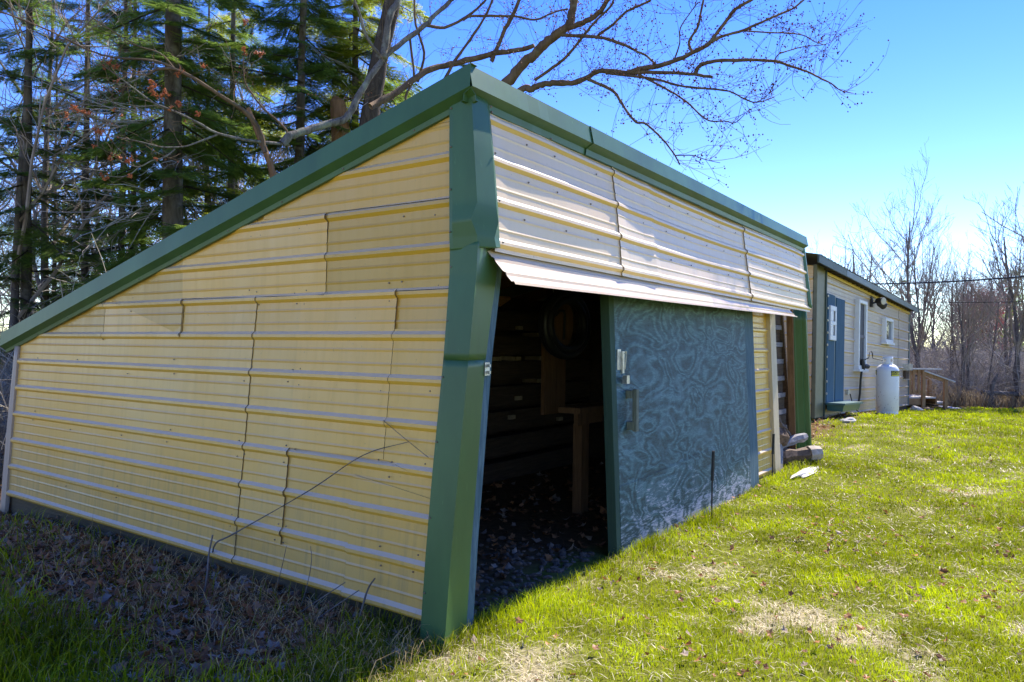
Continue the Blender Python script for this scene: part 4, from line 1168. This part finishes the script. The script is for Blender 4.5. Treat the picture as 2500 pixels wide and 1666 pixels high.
def conifer(label, u, Y, r_, H, z0, z1, nb, Lb, lean_=(0, 0), name="fir_tree", kinds=(0, 1, 2), dead=8, group=None, barkm=None, seed=0):
    g = np.random.default_rng(seed + int(u)); base = px(u, 850, Y); base[2] = float(gz(base[0], base[1])) - .1
    t0 = thing(name, label, "tree", tuple(base), 0, group)
    zz = np.linspace(0, H, 16); ax = lambda z: np.array([lean_[0] * z, lean_[1] * z, z])
    MB().tube([ax(z) + g.normal(0, .008, 3) for z in zz], np.maximum(.02, r_ * (1 - zz / H * .85)) * (1 + .05 * g.normal(size=16)), 12).build("trunk", barkm or M_FIRBARK, t0, True)
    nb = int(nb * 1.12)
    for i in range(nb):
        z = z0 + (z1 - z0) * ((i + g.random()) / nb); f_ = max(.35, 1 - .55 * (z / H))
        o = bpy.data.objects.new("bough", BOUGHS[kinds[int(g.integers(len(kinds)))]]); COL.objects.link(o); o.parent = t0
        o.location = Vector(ax(z)); s = Lb * f_ * g.uniform(.6, 1.2); o.scale = (s, s, s)
        o.rotation_euler = (g.uniform(-.25, .25), g.uniform(-.12, .42), i * 2.399 + g.uniform(-.5, .5))
    for i in range(int(dead * 1.8)):
        z = g.uniform(1.2, z0 + 4.0); o = bpy.data.objects.new("dead_branch", DEADB[i % 2]); COL.objects.link(o); o.parent = t0
        o.location = Vector(ax(z)); s = g.uniform(.8, 1.7); o.scale = (s, s, s); o.rotation_euler = (g.uniform(-.4, .4), g.uniform(-.2, .35), g.uniform(0, 6.28))
    return t0
conifer("stout fir with flaky grey trunk standing behind the shed's low roof end", 425, 10.8, .175, 13, 2.0, 8.5, 50, 1.9, (-.012, 0), dead=14)
conifer("slim straight fir between the stout fir and the maple", 712, 12.2, .115, 12, 3.0, 8.5, 44, 1.8, (.018, 0), dead=8)
conifer("thin dark fir, left one of two close trunks left of the stout fir", 290, 12.6, .075, 10, 2.0, 8.0, 32, 1.45, (.006, 0), kinds=(0, 1, 4), dead=14)
conifer("thin dark fir, right one of two close trunks left of the stout fir", 322, 13.0, .070, 10, 2.0, 8.0, 30, 1.45, (-.004, 0), kinds=(0, 2, 4), dead=14)
conifer("yellow green hemlock behind the maple trunk", 860, 13.2, .10, 11, 2.2, 8.5, 58, 2.0, (0, 0), "hemlock_tree", (3, 3, 1), 6)
conifer("dark fir with low sweeping boughs at the left edge of the photo", 60, 12.0, .10, 11, 1.6, 8.0, 40, 1.6, (0, 0), kinds=(0, 4, 2), dead=20)
conifer("fir with sparse boughs between the left edge fir and the pale trunk", 205, 14.5, .09, 12, 2.2, 9.0, 34, 1.6, (0, 0), kinds=(4, 1, 0), dead=12)
conifer("fir farther back seen between the stout and the slim fir", 560, 14.5, .10, 12, 2.4, 9.5, 44, 1.9, (0, 0), kinds=(0, 1, 3), dead=10)

conifer("light green fir filling the gap behind the stout fir's right side", 500, 16.5, .08, 11, 2.0, 9.0, 46, 1.9, (0, 0), kinds=(3, 1, 0), dead=14)
conifer("young light fir low behind the low roof end", 130, 16.0, .06, 8, 1.0, 7.0, 36, 1.6, (0, 0), kinds=(3, 4), dead=10)

# ------------------------------------------------------------------ bare trees
def grow(seed, H=6.5, r0=.07, levels=3, spread=.55, nbr=(7, 5, 4), up=.12, rmin=.004, fork=0):
    g = np.random.default_rng(seed); trunk, crown = MB(), MB()
    def branch(p, d, L, r_, lv):
        n_ = 7 if lv == 0 else 5; P = [p]; d = d / np.linalg.norm(d)
        wob = .07 if lv == 0 else .16
        for i in range(n_):
            d = d + g.normal(0, wob, 3) + np.array([0, 0, up]); d /= np.linalg.norm(d); P.append(P[-1] + d * L / n_)
        P = np.array(P); R_ = np.maximum(np.linspace(r_, r_ * (.25 if lv == 0 else .4), n_ + 1), rmin)
        (trunk if lv == 0 else crown).tube(P, R_, 8 if lv == 0 else (5 if lv == 1 else 3), cap=False)
        if lv < levels:
            for q in range(nbr[lv]):
                f_ = g.uniform(.28, .98) if lv == 0 else g.uniform(.15, .98)
                k_ = f_ * n_; i0 = min(int(k_), n_ - 1); pp = P[i0] + (P[i0+1] - P[i0]) * (k_ - i0)
                t_ = P[i0+1] - P[i0]; t_ /= np.linalg.norm(t_)
                s = np.cross(t_, g.normal(0, 1, 3)); s /= np.linalg.norm(s)
                branch(pp, t_ * (1 - spread) + s * spread * 1.1, L * (.55 if lv == 0 else .5) * (1.15 - .6 * f_) * g.uniform(.7, 1.3), max(rmin, np.interp(k_, np.arange(n_ + 1), R_) * .55), lv + 1)
    branch(np.zeros(3), np.array([g.normal(0, .06), g.normal(0, .06), 1.0]), H, r0, 0)
    for q in range(fork):
        a_ = g.uniform(0, 6.28); branch(np.array([0, 0, g.uniform(.05, .9)]), np.array([math.cos(a_) * .32, math.sin(a_) * .32, 1]), H * g.uniform(.7, .95), r0 * .75, 0)
    a, b = trunk.build("trunk", M_GREYBARK, None, True), crown.build("crown", M_TWIG)
    r1, r2 = a.data, b.data
    for o in (a, b): bpy.data.objects.remove(o)
    return r1, r2
BARE = [grow(21, 6.2, .085, 3, .48, (10, 6, 4), fork=1), grow(22, 6.0, .07, 3, .40, (9, 6, 4), fork=2), grow(23, 5.5, .06, 3, .55, (11, 6, 4)), grow(24, 6.5, .09, 3, .34, (12, 6, 4), fork=1)]
def bare(label, u, Y, H, kind, name="bare_tree", rz=0.0, wide=1.0, tilt=0.0, mat=None):
    b = px(u, 850, Y); b[2] = float(gz(b[0], b[1])) - .1
    o = thing(name, label, "tree", tuple(b), rz); o.rotation_euler = (0, tilt, rz)
    me = BARE[kind]; h0 = (6.2, 6.0, 5.5, 6.5)[kind]
    for nm, d in zip(("trunk", "crown"), me):
        c = link(nm, d, o); c.scale = (wide * .85 * H / h0, wide * .85 * H / h0, .86 * H / h0)
    return o
bare("tall bare tree with forked trunk right behind the porch railing", 2262, 22.5, 6.6, 0, rz=.5, wide=.9)
bare("bare tree whose trunk leans left beside the cottage roof end", 2236, 23.5, 5.8, 3, rz=2.2, wide=.8, tilt=-.06)
bare("bare bushy tree with many upright stems between porch and power lines", 2320, 24.5, 5.0, 1, rz=1.0)
bare("slender bare tree with straight black trunk right of the porch steps", 2352, 22.0, 4.7, 3, rz=3.0, wide=.7)
bare("bare tree forking low, just right of the slender black trunk", 2366, 22.3, 3.9, 1, rz=4.0, wide=.8, tilt=.09)
bare("crooked dark tree leaning right over the dry reeds", 2400, 22.8, 3.6, 2, rz=.3, tilt=.22)
bare("bare spreading tree near the right edge of the photo", 2455, 23.5, 4.9, 0, rz=5.0, wide=1.2)
bare("thick dark trunk at the right edge above the fallen log", 2486, 22.0, 6.0, 3, rz=1.7, wide=1.1)
bare("tall bare tree leaning in from beyond the right edge", 2590, 21.0, 7.4, 1, rz=2.9, wide=1.5, tilt=-.05)
bare("bare tree rising over the middle of the cottage roof", 2105, 27.0, 5.9, 2, rz=1.2, wide=1.1)
bare("bare tree with two arching limbs over the near end of the cottage roof", 2052, 28.0, 6.2, 1, rz=3.4, wide=1.1)
bare("low bare crown showing just above the shed's far corner", 1990, 30.0, 5.3, 0, rz=.8)
bare("bare tree with fine twigs behind the cottage's far roof end", 2165, 26.0, 5.2, 2, rz=5.5)
bare("far thin tree between the porch and the black trunk", 2290, 29.0, 5.6, 1, rz=4.4)
bare("far thin tree in the gap right of the black trunk", 2420, 30.0, 5.4, 3, rz=.9)
bare("pale bare tree with slanting trunk at the upper left corner", -10, 11.5, 8.0, 2, rz=2.0, wide=1.1, tilt=.15)
bare("pale grey trunk leaning right, left of the two thin firs", 132, 13.0, 9.0, 2, rz=4.1, wide=1.1, tilt=.07)
bare("grey bare tree behind the pale leaning trunk", 228, 18.0, 8.5, 2, rz=1.5)
bare("bare tree far behind the stout fir", 480, 19.0, 9.0, 2, rz=2.5)
bare("bare tree at the left edge low behind the shed eave", -40, 13.5, 6.0, 1, rz=.3)
bare("bare tree far back between the slim fir and the maple", 800, 20.0, 9.0, 0, rz=3.7)
bare("grey bare tree with fine twigs between the two thin firs and the stout fir", 372, 15.0, 8.5, 2, rz=5.1)
bare("bare tree with many stems behind the slim fir", 640, 16.5, 8.5, 1, rz=.9, wide=1.1)
# two snags
sn = thing("snag", "orange brown broken stub leaning behind the shed roof", "dead tree", tuple(px(665, 420, 10.3)))
so = np.array(sn.location); MB().tube([px(690, 520, 10.3) - so, px(660, 400, 10.3) - so, px(630, 325, 10.3) - so, px(606, 265, 10.3) - so], [.05, .045, .04, .032], 7).build("broken_trunk", M_BROWN, sn)
sn = thing("snag", "short thick brown snag beside the lichen covered limb", "dead tree", tuple(px(830, 420, 12.5)))
so = np.array(sn.location); MB().tube([px(838, 600, 12.5) - so, px(832, 330, 12.5) - so, px(824, 250, 12.5) - so, px(816, 238, 12.5) - so], [.17, .16, .13, .05], 9).build("broken_trunk", M_BROWN, sn)

# undergrowth, far wood
def bush_proto(seed, n_=26, H=2.4):
    g = np.random.default_rng(seed); mbx = MB()
    for q in range(n_):
        a_ = g.uniform(0, 6.28); d = np.array([math.cos(a_) * g.uniform(.1, .8), math.sin(a_) * g.uniform(.1, .8), 1.0]); p = np.array([g.normal(0, .2), g.normal(0, .2), 0])
        P = [p]; L = H * g.uniform(.5, 1.1)
        for e in range(5): d = d + g.normal(0, .22, 3) - np.array([0, 0, .06 * e]); P.append(P[-1] + d / np.linalg.norm(d) * L / 5)
        P = np.array(P); mbx.tube(P, np.linspace(.009, .0035, 6), 3, cap=False)
        for w in range(4):
            k_ = int(g.integers(1, 5)); d2 = d * .4 + g.normal(0, .7, 3); p2 = [P[k_]]
            for e in range(3): d2 = d2 + g.normal(0, .2, 3); p2.append(p2[-1] + d2 / np.linalg.norm(d2) * L * .11)
            mbx.tube(p2, np.linspace(.005, .003, 4), 3, cap=False)
    return np.concatenate(mbx.V), np.concatenate([f for f, _ in mbx.F])
PB = [bush_proto(s) for s in (61, 62, 63)]
def scatter(name, spots, protos, mat, tone, wide=1.0):
    out = MB()
    for i, (X, Y, s) in enumerate(spots):
        V, F_ = protos[i % len(protos)]; a_ = random.uniform(0, 6.28); c_, n_ = math.cos(a_), math.sin(a_)
        W = V * s * np.array([wide, wide, 1]); W = np.stack([W[:, 0] * c_ - W[:, 1] * n_ + X, W[:, 0] * n_ + W[:, 1] * c_ + Y, W[:, 2] + float(gz(X, Y)) - .03], -1)
        out.add(W, F_, 0, np.array(tone) * random.uniform(.55, 1.4))
    o = out.build(name, mat); o["kind"] = "stuff"; return o
M_BRUSH = tinted("brush_twigs", 0.0)
def in_house(X, Y):
    q = np.array([X, Y, .2]) - O2; a, b = q.dot(D2), -q.dot(N2); return -1.5 < a < 9.2 and -1.2 < b < 5.5
sp = []
for q in range(230):
    Y = random.uniform(21.8, 31); X = random.uniform(.36, .74) * Y + random.uniform(-.5, .5)
    if not in_house(X, Y): sp.append((X, Y, random.uniform(.5, 1.1)))
scatter("undergrowth", sp, PB, M_BRUSH, (.36, .32, .28))
sp = []
while len(sp) < 150:
    Y = random.uniform(7.5, 19); X = random.uniform(-.78, -.15) * Y
    x, y = shed_local(X, Y)
    if y > 5.8: sp.append((X, Y, random.uniform(.5, 1.1)))
scatter("undergrowth", sp, PB, M_BRUSH, (.30, .26, .19))
def flat(me):
    V = np.empty(len(me.vertices) * 3, np.float32); me.vertices.foreach_get("co", V)
    F_ = np.empty(len(me.loops), np.int32); me.loops.foreach_get("vertex_index", F_)
    return V.reshape(-1, 3).astype(float), F_.reshape(-1, 4)
FARP = []
for s in (71, 72):
    a, b = grow(s, 7.0, .09, 2, .5, (14, 8), rmin=.010); va_, fa = flat(a); vb_, fb = flat(b)
    FARP.append((np.concatenate([va_, vb_]), np.concatenate([fa, fb + len(va_)])))
sp = [(random.uniform(.05, .95) * Y, Y, random.uniform(.30, .50)) for Y in RNG.uniform(34, 60, 70)]
sp += [(random.uniform(-.85, .0) * Y, Y, random.uniform(.7, 1.2)) for Y in RNG.uniform(24, 50, 45)]
scatter("far_wood", sp, FARP, M_BRUSH, (.27, .235, .21), 1.2)
sp = [(random.uniform(.60, .67) * Y, Y, random.uniform(.50, .68)) for Y in RNG.uniform(36, 46, 26)]
scatter("far_red_maples", sp, FARP, M_BRUSH, (.42, .15, .12), 1.0)
sp = [(random.uniform(.2, 1.0) * Y, Y, random.uniform(.8, 1.35)) for Y in RNG.uniform(32, 60, 170)]
scatter("far_brush", sp, PB, M_BRUSH, (.30, .265, .22), 1.6)
for u, Y, H, lb in ((2478, 33, 5.4, "dark young spruce among the bare trees at the right edge"), (2400, 37, 4.2, "small dark spruce in the far gap right of the black trunk"), (2200, 36, 5.2, "dark spruce half hidden behind the cottage roof end"), (2540, 30, 5.0, "dark spruce just beyond the right edge")):
    conifer(lb, u, Y, .07, H, .3, H * .97, 34, 1.5, name="spruce_tree", kinds=(4, 0), dead=0)

# dry reeds and fallen log along the lawn's far edge
def blades(P, h, w, az, bend, col, name, mat):
    """curved grass blades, three faces each, joined"""
    n_ = len(P); dirv = np.stack([np.cos(az), np.sin(az), np.zeros(n_)], -1); sd = np.stack([-np.sin(az + 1.1), np.cos(az + 1.1), np.zeros(n_)], -1)
    up = np.array([0, 0, 1.0]); h = h[:, None]; w = w[:, None]; b = bend[:, None]
    m1 = P + up * h * .55 + dirv * h * b * .28; tip = P + up * h * (1 - .35 * b) + dirv * h * b * .95
    V = np.stack([P - sd * w, P + sd * w, m1 + sd * w * .8, m1 - sd * w * .8, tip], 1)
    C_ = np.repeat(col[:, None, :], 5, 1); C_[:, :2] *= .8; C_[:, 4] *= 1.15
    i_ = (np.arange(n_) * 5)[:, None]
    mbx = MB(); mbx.V.append(V.reshape(-1, 3)); mbx.n = n_ * 5; mbx.C.append(C_.reshape(-1, 3))
    mbx.F.append((i_ + np.array([[0, 1, 2, 3]]), 0)); mbx.F.append((i_ + np.array([[3, 2, 4]]), 0))
    o = mbx.build(name, mat); o["kind"] = "stuff"; return o
n_ = 5200; Y = RNG.uniform(20.9, 22.6, n_); X = RNG.uniform(11.3, 17.5, n_); 
keep = (Y > 20.9 + .6 * vnoise(X, Y, 1.2)); X, Y = X[keep], Y[keep]; n_ = len(X)
tone = RNG.uniform(.6, 1.35, (n_, 1))
blades(np.stack([X, Y, gz(X, Y) - .02], -1), RNG.uniform(.18, .85, n_) * (.4 + vnoise(X, Y, .9, 4)), RNG.uniform(.004, .010, n_), RNG.uniform(0, 6.28, n_), RNG.uniform(.2, 1.4, n_), np.array([.40, .30, .18]) * tone, "dry_reeds", M_STRAW)
fl2 = thing("fallen_log", "dark fallen log lying in the dry reeds at the lawn edge", "log", (14.55, 21.6, -.3))
MB().tube([(-1.0, 0, .58), (0, .1, .52), (1.2, .1, .44), (2.2, .2, .40)], [.06, .065, .06, .05], 8).build("trunk", M_GREYBARK, fl2)
MB().tube([(-.75, 0, 0), (-.7, 0, .8), (-.55, 0, 1.1)], [.07, .06, .03], 7).build("stump", M_GREYBARK, fl2)

# ------------------------------------------------------------------ lawn
def scatter_ground(n_, bands):
    """points denser near the camera: bands of (Ymin, Ymax, count) inside the view, a little beyond its sides"""
    Xs, Ys = [], []
    for y0, y1, c in bands:
        Y = RNG.uniform(y0, y1, c); X = RNG.uniform(-.74, .76, c) * Y; Xs.append(X); Ys.append(Y)
    return np.concatenate(Xs), np.concatenate(Ys)
def free(X, Y):
    x, y = shed_local(X, Y)
    shed_ = (x > -.02) & (x < 7.05) & (y > -.10) & (y < 5.2)
    q = np.stack([X - O2[0], Y - O2[1]], -1); a, b = q @ D2[:2], -(q @ N2[:2])
    return ~shed_ & ~((a > -.6) & (a < 8.6) & (b > -.02) & (b < 4.8)) & ~((y > 4.6))
X, Y = scatter_ground(0, [(2.7, 4.2, 80000), (4.2, 6.5, 110000), (6.5, 10, 110000), (10, 15, 90000), (15, 21.4, 80000)])
lm = litter_mask(X, Y); st = straw_mask(X, Y)
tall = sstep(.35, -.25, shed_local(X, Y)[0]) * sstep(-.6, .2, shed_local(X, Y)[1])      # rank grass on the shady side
keep = free(X, Y) & (RNG.random(len(X)) > lm * .92) & (RNG.random(len(X)) > st * .75) & (RNG.random(len(X)) < .35 + .9 * vnoise(X, Y, 3.1, 6)) & (Y < 21.2 - .5 * vnoise(X, Y, 1.0, 3))
X, Y, st, tall = X[keep], Y[keep], st[keep], tall[keep]; n_ = len(X)
dist = np.hypot(X, Y)
h = (RNG.uniform(.018, .055, n_) * (.55 + .9 * vnoise(X, Y, 1.7, 1)) * (1 + .35 * sstep(8, 16, dist)))
edge = np.exp(-(np.abs(shed_local(X, Y)[1] + .22) / .16) ** 2) * (shed_local(X, Y)[0] > -.3) * (shed_local(X, Y)[0] < 7.3)
h = h * (1 + 1.1 * edge) + tall * RNG.uniform(0, .14, n_) * (RNG.random(n_) < .40)
w = np.maximum(.0013, dist * .00042) * RNG.uniform(.7, 1.3, n_) * (1 + .6 * tall)
v1 = RNG.random((n_, 1)); v2 = vnoise(X, Y, .8, 2)[:, None]
gcol = np.array([.23, .30, .003]) * (1 - v1 * .5) + np.array([.60, .58, .004]) * v1 * .5
v3 = vnoise(X, Y, 4.3, 8)[:, None]; gcol = gcol * (.86 + .55 * v2) * (.55 + 1.0 * v3) * RNG.uniform(.65, 1.25, (n_, 1))
dry = (RNG.random(n_) < .05 + .22 * st)[:, None]
gcol = np.where(dry, np.array([.34, .27, .13]) * RNG.uniform(.7, 1.2, (n_, 1)), gcol)
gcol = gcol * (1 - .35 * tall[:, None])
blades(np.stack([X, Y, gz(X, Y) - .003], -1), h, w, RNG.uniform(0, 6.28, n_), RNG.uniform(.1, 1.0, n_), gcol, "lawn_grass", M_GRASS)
# straw thatch lying between the blades
X, Y = scatter_ground(0, [(2.7, 4.2, 26000), (4.2, 6.5, 36000), (6.5, 10, 34000), (10, 16, 26000)])
st = straw_mask(X, Y); lm = litter_mask(X, Y)
x_, y_ = shed_local(X, Y)
keep = free(X, Y) & (RNG.random(len(X)) < .17 + .83 * st + .45 * lm * (x_ < .1)) & (RNG.random(len(X)) > lm * .25)
X, Y = X[keep], Y[keep]; n_ = len(X); az = RNG.uniform(0, 6.28, n_) ; L_ = RNG.uniform(.02, .07, n_) * (1 + .04 * Y)
d = np.stack([np.cos(az), np.sin(az), RNG.uniform(-.12, .30, n_)], -1) * L_[:, None]; s = np.stack([-np.sin(az), np.cos(az), 0 * az], -1) * (np.maximum(.0013, Y * .0004) * RNG.uniform(.7, 1.6, n_))[:, None]
P = np.stack([X, Y, gz(X, Y) + RNG.uniform(.003, .014, n_)], -1); mid = P + d * .5 + np.array([0, 0, .006])
V = np.stack([P - s, P + s, mid + s, mid - s, P + d], 1)
C_ = np.repeat((np.array([.72, .62, .42]) * RNG.uniform(.55, 1.25, (n_, 1)))[:, None, :], 5, 1)
i_ = (np.arange(n_) * 5)[:, None]; mbx = MB(); mbx.V.append(V.reshape(-1, 3)); mbx.n = n_ * 5; mbx.C.append(C_.reshape(-1, 3))
mbx.F.append((i_ + np.array([[0, 1, 2, 3]]), 0)); mbx.F.append((i_ + np.array([[3, 2, 4]]), 0))
mbx.build("thatch", M_STRAW)["kind"] = "stuff"
# taller dead stalks and bent straw along the gable foot
n_ = 3000; y_ = RNG.uniform(-.25, 4.8, n_); x_ = -.22 - np.abs(RNG.normal(0, .55, n_)) + .015 * y_
keep = RNG.random(n_) < np.exp(-y_ / 2.2) + .25; x_, y_ = x_[keep], y_[keep]; n_ = len(x_)
X = C0[0] + CS * x_ - SN * y_; Y = C0[1] + SN * x_ + CS * y_
blades(np.stack([X, Y, gz(X, Y)], -1), RNG.uniform(.04, .21, n_), RNG.uniform(.0012, .0026, n_), RNG.uniform(0, 6.28, n_), RNG.uniform(.2, 2.2, n_), np.array([.52, .38, .18]) * RNG.uniform(.5, 1.3, (n_, 1)), "dead_stalks", M_STRAW)

# ------------------------------------------------------------------ fallen leaves
def leaf_shape(seed):
    g = np.random.default_rng(seed); k_ = 10; a_ = np.arange(k_) * 2 * math.pi / k_
    r_ = np.where(np.arange(k_) % 2 == 0, 1.0, .66) * g.uniform(.8, 1.15, k_); V = [(0, 0, .05)]
    cu = g.uniform(.15, .6); cv = g.uniform(-.3, .4)
    for q in range(k_):
        x, y = r_[q] * math.cos(a_[q]), r_[q] * .72 * math.sin(a_[q]); V.append((x, y, cu * x * x + cv * y * abs(y) + g.normal(0, .06)))
    return np.array(V), np.array([(0, 1 + q, 1 + (q + 1) % k_) for q in range(k_)])
LS = [leaf_shape(s) for s in range(6)]
def rotm(n_):
    a_ = RNG.uniform(0, 6.28, n_); t_ = RNG.normal(0, .35, n_); u_ = RNG.normal(0, .35, n_)
    ca, sa, ct, s_t, cu, su = np.cos(a_), np.sin(a_), np.cos(t_), np.sin(t_), np.cos(u_), np.sin(u_)
    z = np.zeros(n_); o = np.ones(n_)
    A = np.stack([ca, -sa, z, sa, ca, z, z, z, o], -1).reshape(-1, 3, 3); B = np.stack([o, z, z, z, ct, -s_t, z, s_t, ct], -1).reshape(-1, 3, 3); Cc = np.stack([cu, z, su, z, o, z, -su, z, cu], -1).reshape(-1, 3, 3)
    return A @ B @ Cc
X, Y = scatter_ground(0, [(2.7, 4.5, 5200), (4.5, 8, 12500), (8, 16, 7000), (16, 23, 2500)])
lm = litter_mask(X, Y); x_, y_ = shed_local(X, Y)
inside = (x_ > 0) & (x_ < 5.7) & (y_ > -.1) & (y_ < 2.4)
clump = sstep(.60, .72, vnoise(X, Y, 1.9, 12)) * sstep(.4, .7, vnoise(X, Y, 6.0, 13))
lean_ok = ~((x_ > -.1) & (x_ < .05) & (y_ > .1)) & ~((x_ > 0) & (y_ > 2.4) & (y_ < 4.9) & (x_ < 7.1))
keep = lean_ok & (RNG.random(len(X)) < np.maximum(np.maximum(lm * .95, .05), clump * .20) * np.where(inside, .22, 1)) & ~((x_ > 5.7) & (x_ < 7.2) & (y_ > 0) & (y_ < 5))
X, Y, lm = X[keep], Y[keep], lm[keep]; n_ = len(X)
Rm = rotm(n_); sz = RNG.uniform(.024, .052, n_) * (1 - .35 * (lm < .3)); col = np.array([.25, .115, .048]) * RNG.uniform(.5, 1.9, (n_, 1))
warm = RNG.random(n_) < .16; col[warm] = np.array([.16, .066, .024]) * RNG.uniform(.7, 1.3, (warm.sum(), 1))
pale = RNG.random(n_) < .16; col[pale] = np.array([.30, .22, .16]) * RNG.uniform(.7, 1.3, (pale.sum(), 1))
lz = gz(X, Y) + RNG.uniform(.006, .030, n_) * (1 + .6 * (lm < .3))
order = np.argsort(np.hypot(X, Y) / sz); near, far_ = order[:300], order[300:]
mbx = MB()
for s in range(6):
    id_ = far_[s::6]; V0, F0 = LS[s]
    V = np.einsum('nij,kj->nki', Rm[id_], V0) * sz[id_][:, None, None] + np.stack([X[id_], Y[id_], lz[id_]], -1)[:, None, :]
    mbx.add(V.reshape(-1, 3), (F0[None] + (np.arange(len(id_)) * len(V0))[:, None, None]).reshape(-1, 3), 0, np.repeat(col[id_], len(V0), 0))
mbx.build("leaf_litter", M_LEAF)["kind"] = "stuff"
LM = []
for s in range(6):
    for c_ in ((.25, .115, .048), (.14, .07, .034), (.24, .09, .028), (.30, .22, .16)):
        o = MB().add(LS[s][0], LS[s][1], 0, c_).build("leaf", M_LEAF); LM.append(o.data); bpy.data.objects.remove(o)
for i in near:
    kc = 2 if warm[i] else (3 if pale[i] else int(col[i, 0] < .05))
    o = bpy.data.objects.new("leaf", LM[(i % 6) * 4 + kc]); COL.objects.link(o); o.parent = ground
    mm = Matrix([list(r_) + [0] for r_ in Rm[i] * sz[i]] + [[0, 0, 0, 1]]); mm.translation = (X[i], Y[i], lz[i]); o.matrix_local = mm

# gravel in the doorway, moss, twigs against the gable
mbx = MB(); bm = bmesh.new(); bmesh.ops.create_icosphere(bm, subdivisions=1, radius=1); iv = np.array([v.co[:] for v in bm.verts]); iF = np.array([[v.index for v in f.verts] for f in bm.faces]); bm.free()
for q in range(420):
    x = random.uniform(.1, 1.75); y = abs(random.gauss(0, .45)) - .02; X_, Y_, _ = shed_world(x, y); s = random.uniform(.008, .026) * (1.3 if random.random() < .1 else 1)
    mbx.add(iv * RNG.uniform(.6, 1.2, 3) * s * [1.2, 1, .7] * (1 + .15 * RNG.normal(size=(len(iv), 1))) + [X_, Y_, float(gz(X_, Y_)) + s * .3], iF)
mbx.build("gravel", M_GRAVEL)["kind"] = "stuff"
mo = px(385, 1418, 4.68); mbx = MB(); V = []
kx, ky = 26, 14
for j in range(ky):
    for i in range(kx):
        a, b = (i / (kx - 1) - .5) * 2, (j / (ky - 1) - .5) * 2; hh = max(0, 1 - a * a - b * b) ** .5
        V.append((mo[0] + a * .20, mo[1] + b * .16, float(gz(mo[0], mo[1])) - .012 + .035 * hh * (.6 + .8 * float(vnoise(a * 4, b * 4)))))
F_ = [(j*kx+i, j*kx+i+1, (j+1)*kx+i+1, (j+1)*kx+i) for j in range(ky-1) for i in range(kx-1)]
mbx.add(V, F_).build("moss", M_MOSS, None, True)["kind"] = "stuff"
n_ = 2600; aa = RNG.uniform(-1, 1, (n_, 2)); aa = aa[(aa**2).sum(1) < 1]; n_ = len(aa)
X, Y = mo[0] + aa[:, 0] * .2, mo[1] + aa[:, 1] * .16
blades(np.stack([X, Y, gz(X, Y) + .012 * np.sqrt(1 - (aa**2).sum(1))], -1), RNG.uniform(.006, .016, n_), RNG.uniform(.001, .002, n_), RNG.uniform(0, 6.28, n_), RNG.uniform(0, .8, n_), np.array([.24, .20, .02]) * RNG.uniform(.5, 1.2, (n_, 1)), "moss_tuft", M_GRASS)
def gp(y, z, o=.045): return shed_world(lean(y, z) - o, y, z)
st_ = thing("fallen_branch", "long thin bare branch leaning up against the yellow gable wall", "branch", tuple(gp(1.55, .30)))
so = np.array(st_.location); gr = px(440, 1440, 4.45); gr[2] = float(gz(gr[0], gr[1])) + .02
P = spline([gr, px(510, 1375, 4.95), gp(1.67, .229, .10), gp(1.55, .30, .06), gp(.89, .644), gp(.477, .883), gp(.144, .985)], 5) - so
MB().tube(P, np.linspace(.0068, .0016, len(P)) * (1 + .15 * RNG.normal(size=len(P))).clip(.6, 1.4), 6).build("stem", M_GREYBARK, st_)
MB().tube(spline([gp(.343, 1.083), gp(.144, .985), gp(-.001, .917)], 4) - so, .0018, 5).build("side_twig", M_GREYBARK, st_)
def sticks(label, pts, r_):
    P = [gp(y, z, o) for y, z, o in pts]; t0 = thing("dead_stem", label, "stem", tuple(P[0])); s0 = np.array(t0.location)
    Pq = spline(P, 4) - s0; MB().tube(Pq, np.linspace(r_, r_ * .6, len(Pq)), 5).build("stalk", M_GREYBARK, t0); return t0, s0
sticks("stubby upright dead stem beside the foot of the leaning branch", [(1.45, -.05, .30), (1.46, .10, .28), (1.52, .22, .24), (1.53, .33, .22)], .008)
sticks("dark forked dead stem near the green corner trim", [(.36, -.02, .10), (.34, .10, .09), (.335, .20, .06), (.30, .26, .05)], .007)
sticks("thin wavy dead stem standing against the right part of the gable", [(.80, .0, .12), (.80, .12, .08), (.80, .26, .06), (.83, .34, .05)], .003)
sticks("thin straight dead stem left of the wavy stem on the gable", [(1.05, .0, .12), (1.04, .15, .08), (1.03, .31, .06)], .0028)
# three crossed sticks at the right foot of the gable
sticks("upper of two slanting sticks by the gable's right foot", [(.72, .02, .22), (.60, .12, .15), (.47, .22, .10)], .004)
sticks("lower of two slanting sticks by the gable's right foot", [(.62, -.02, .24), (.50, .09, .16), (.36, .20, .10)], .004)
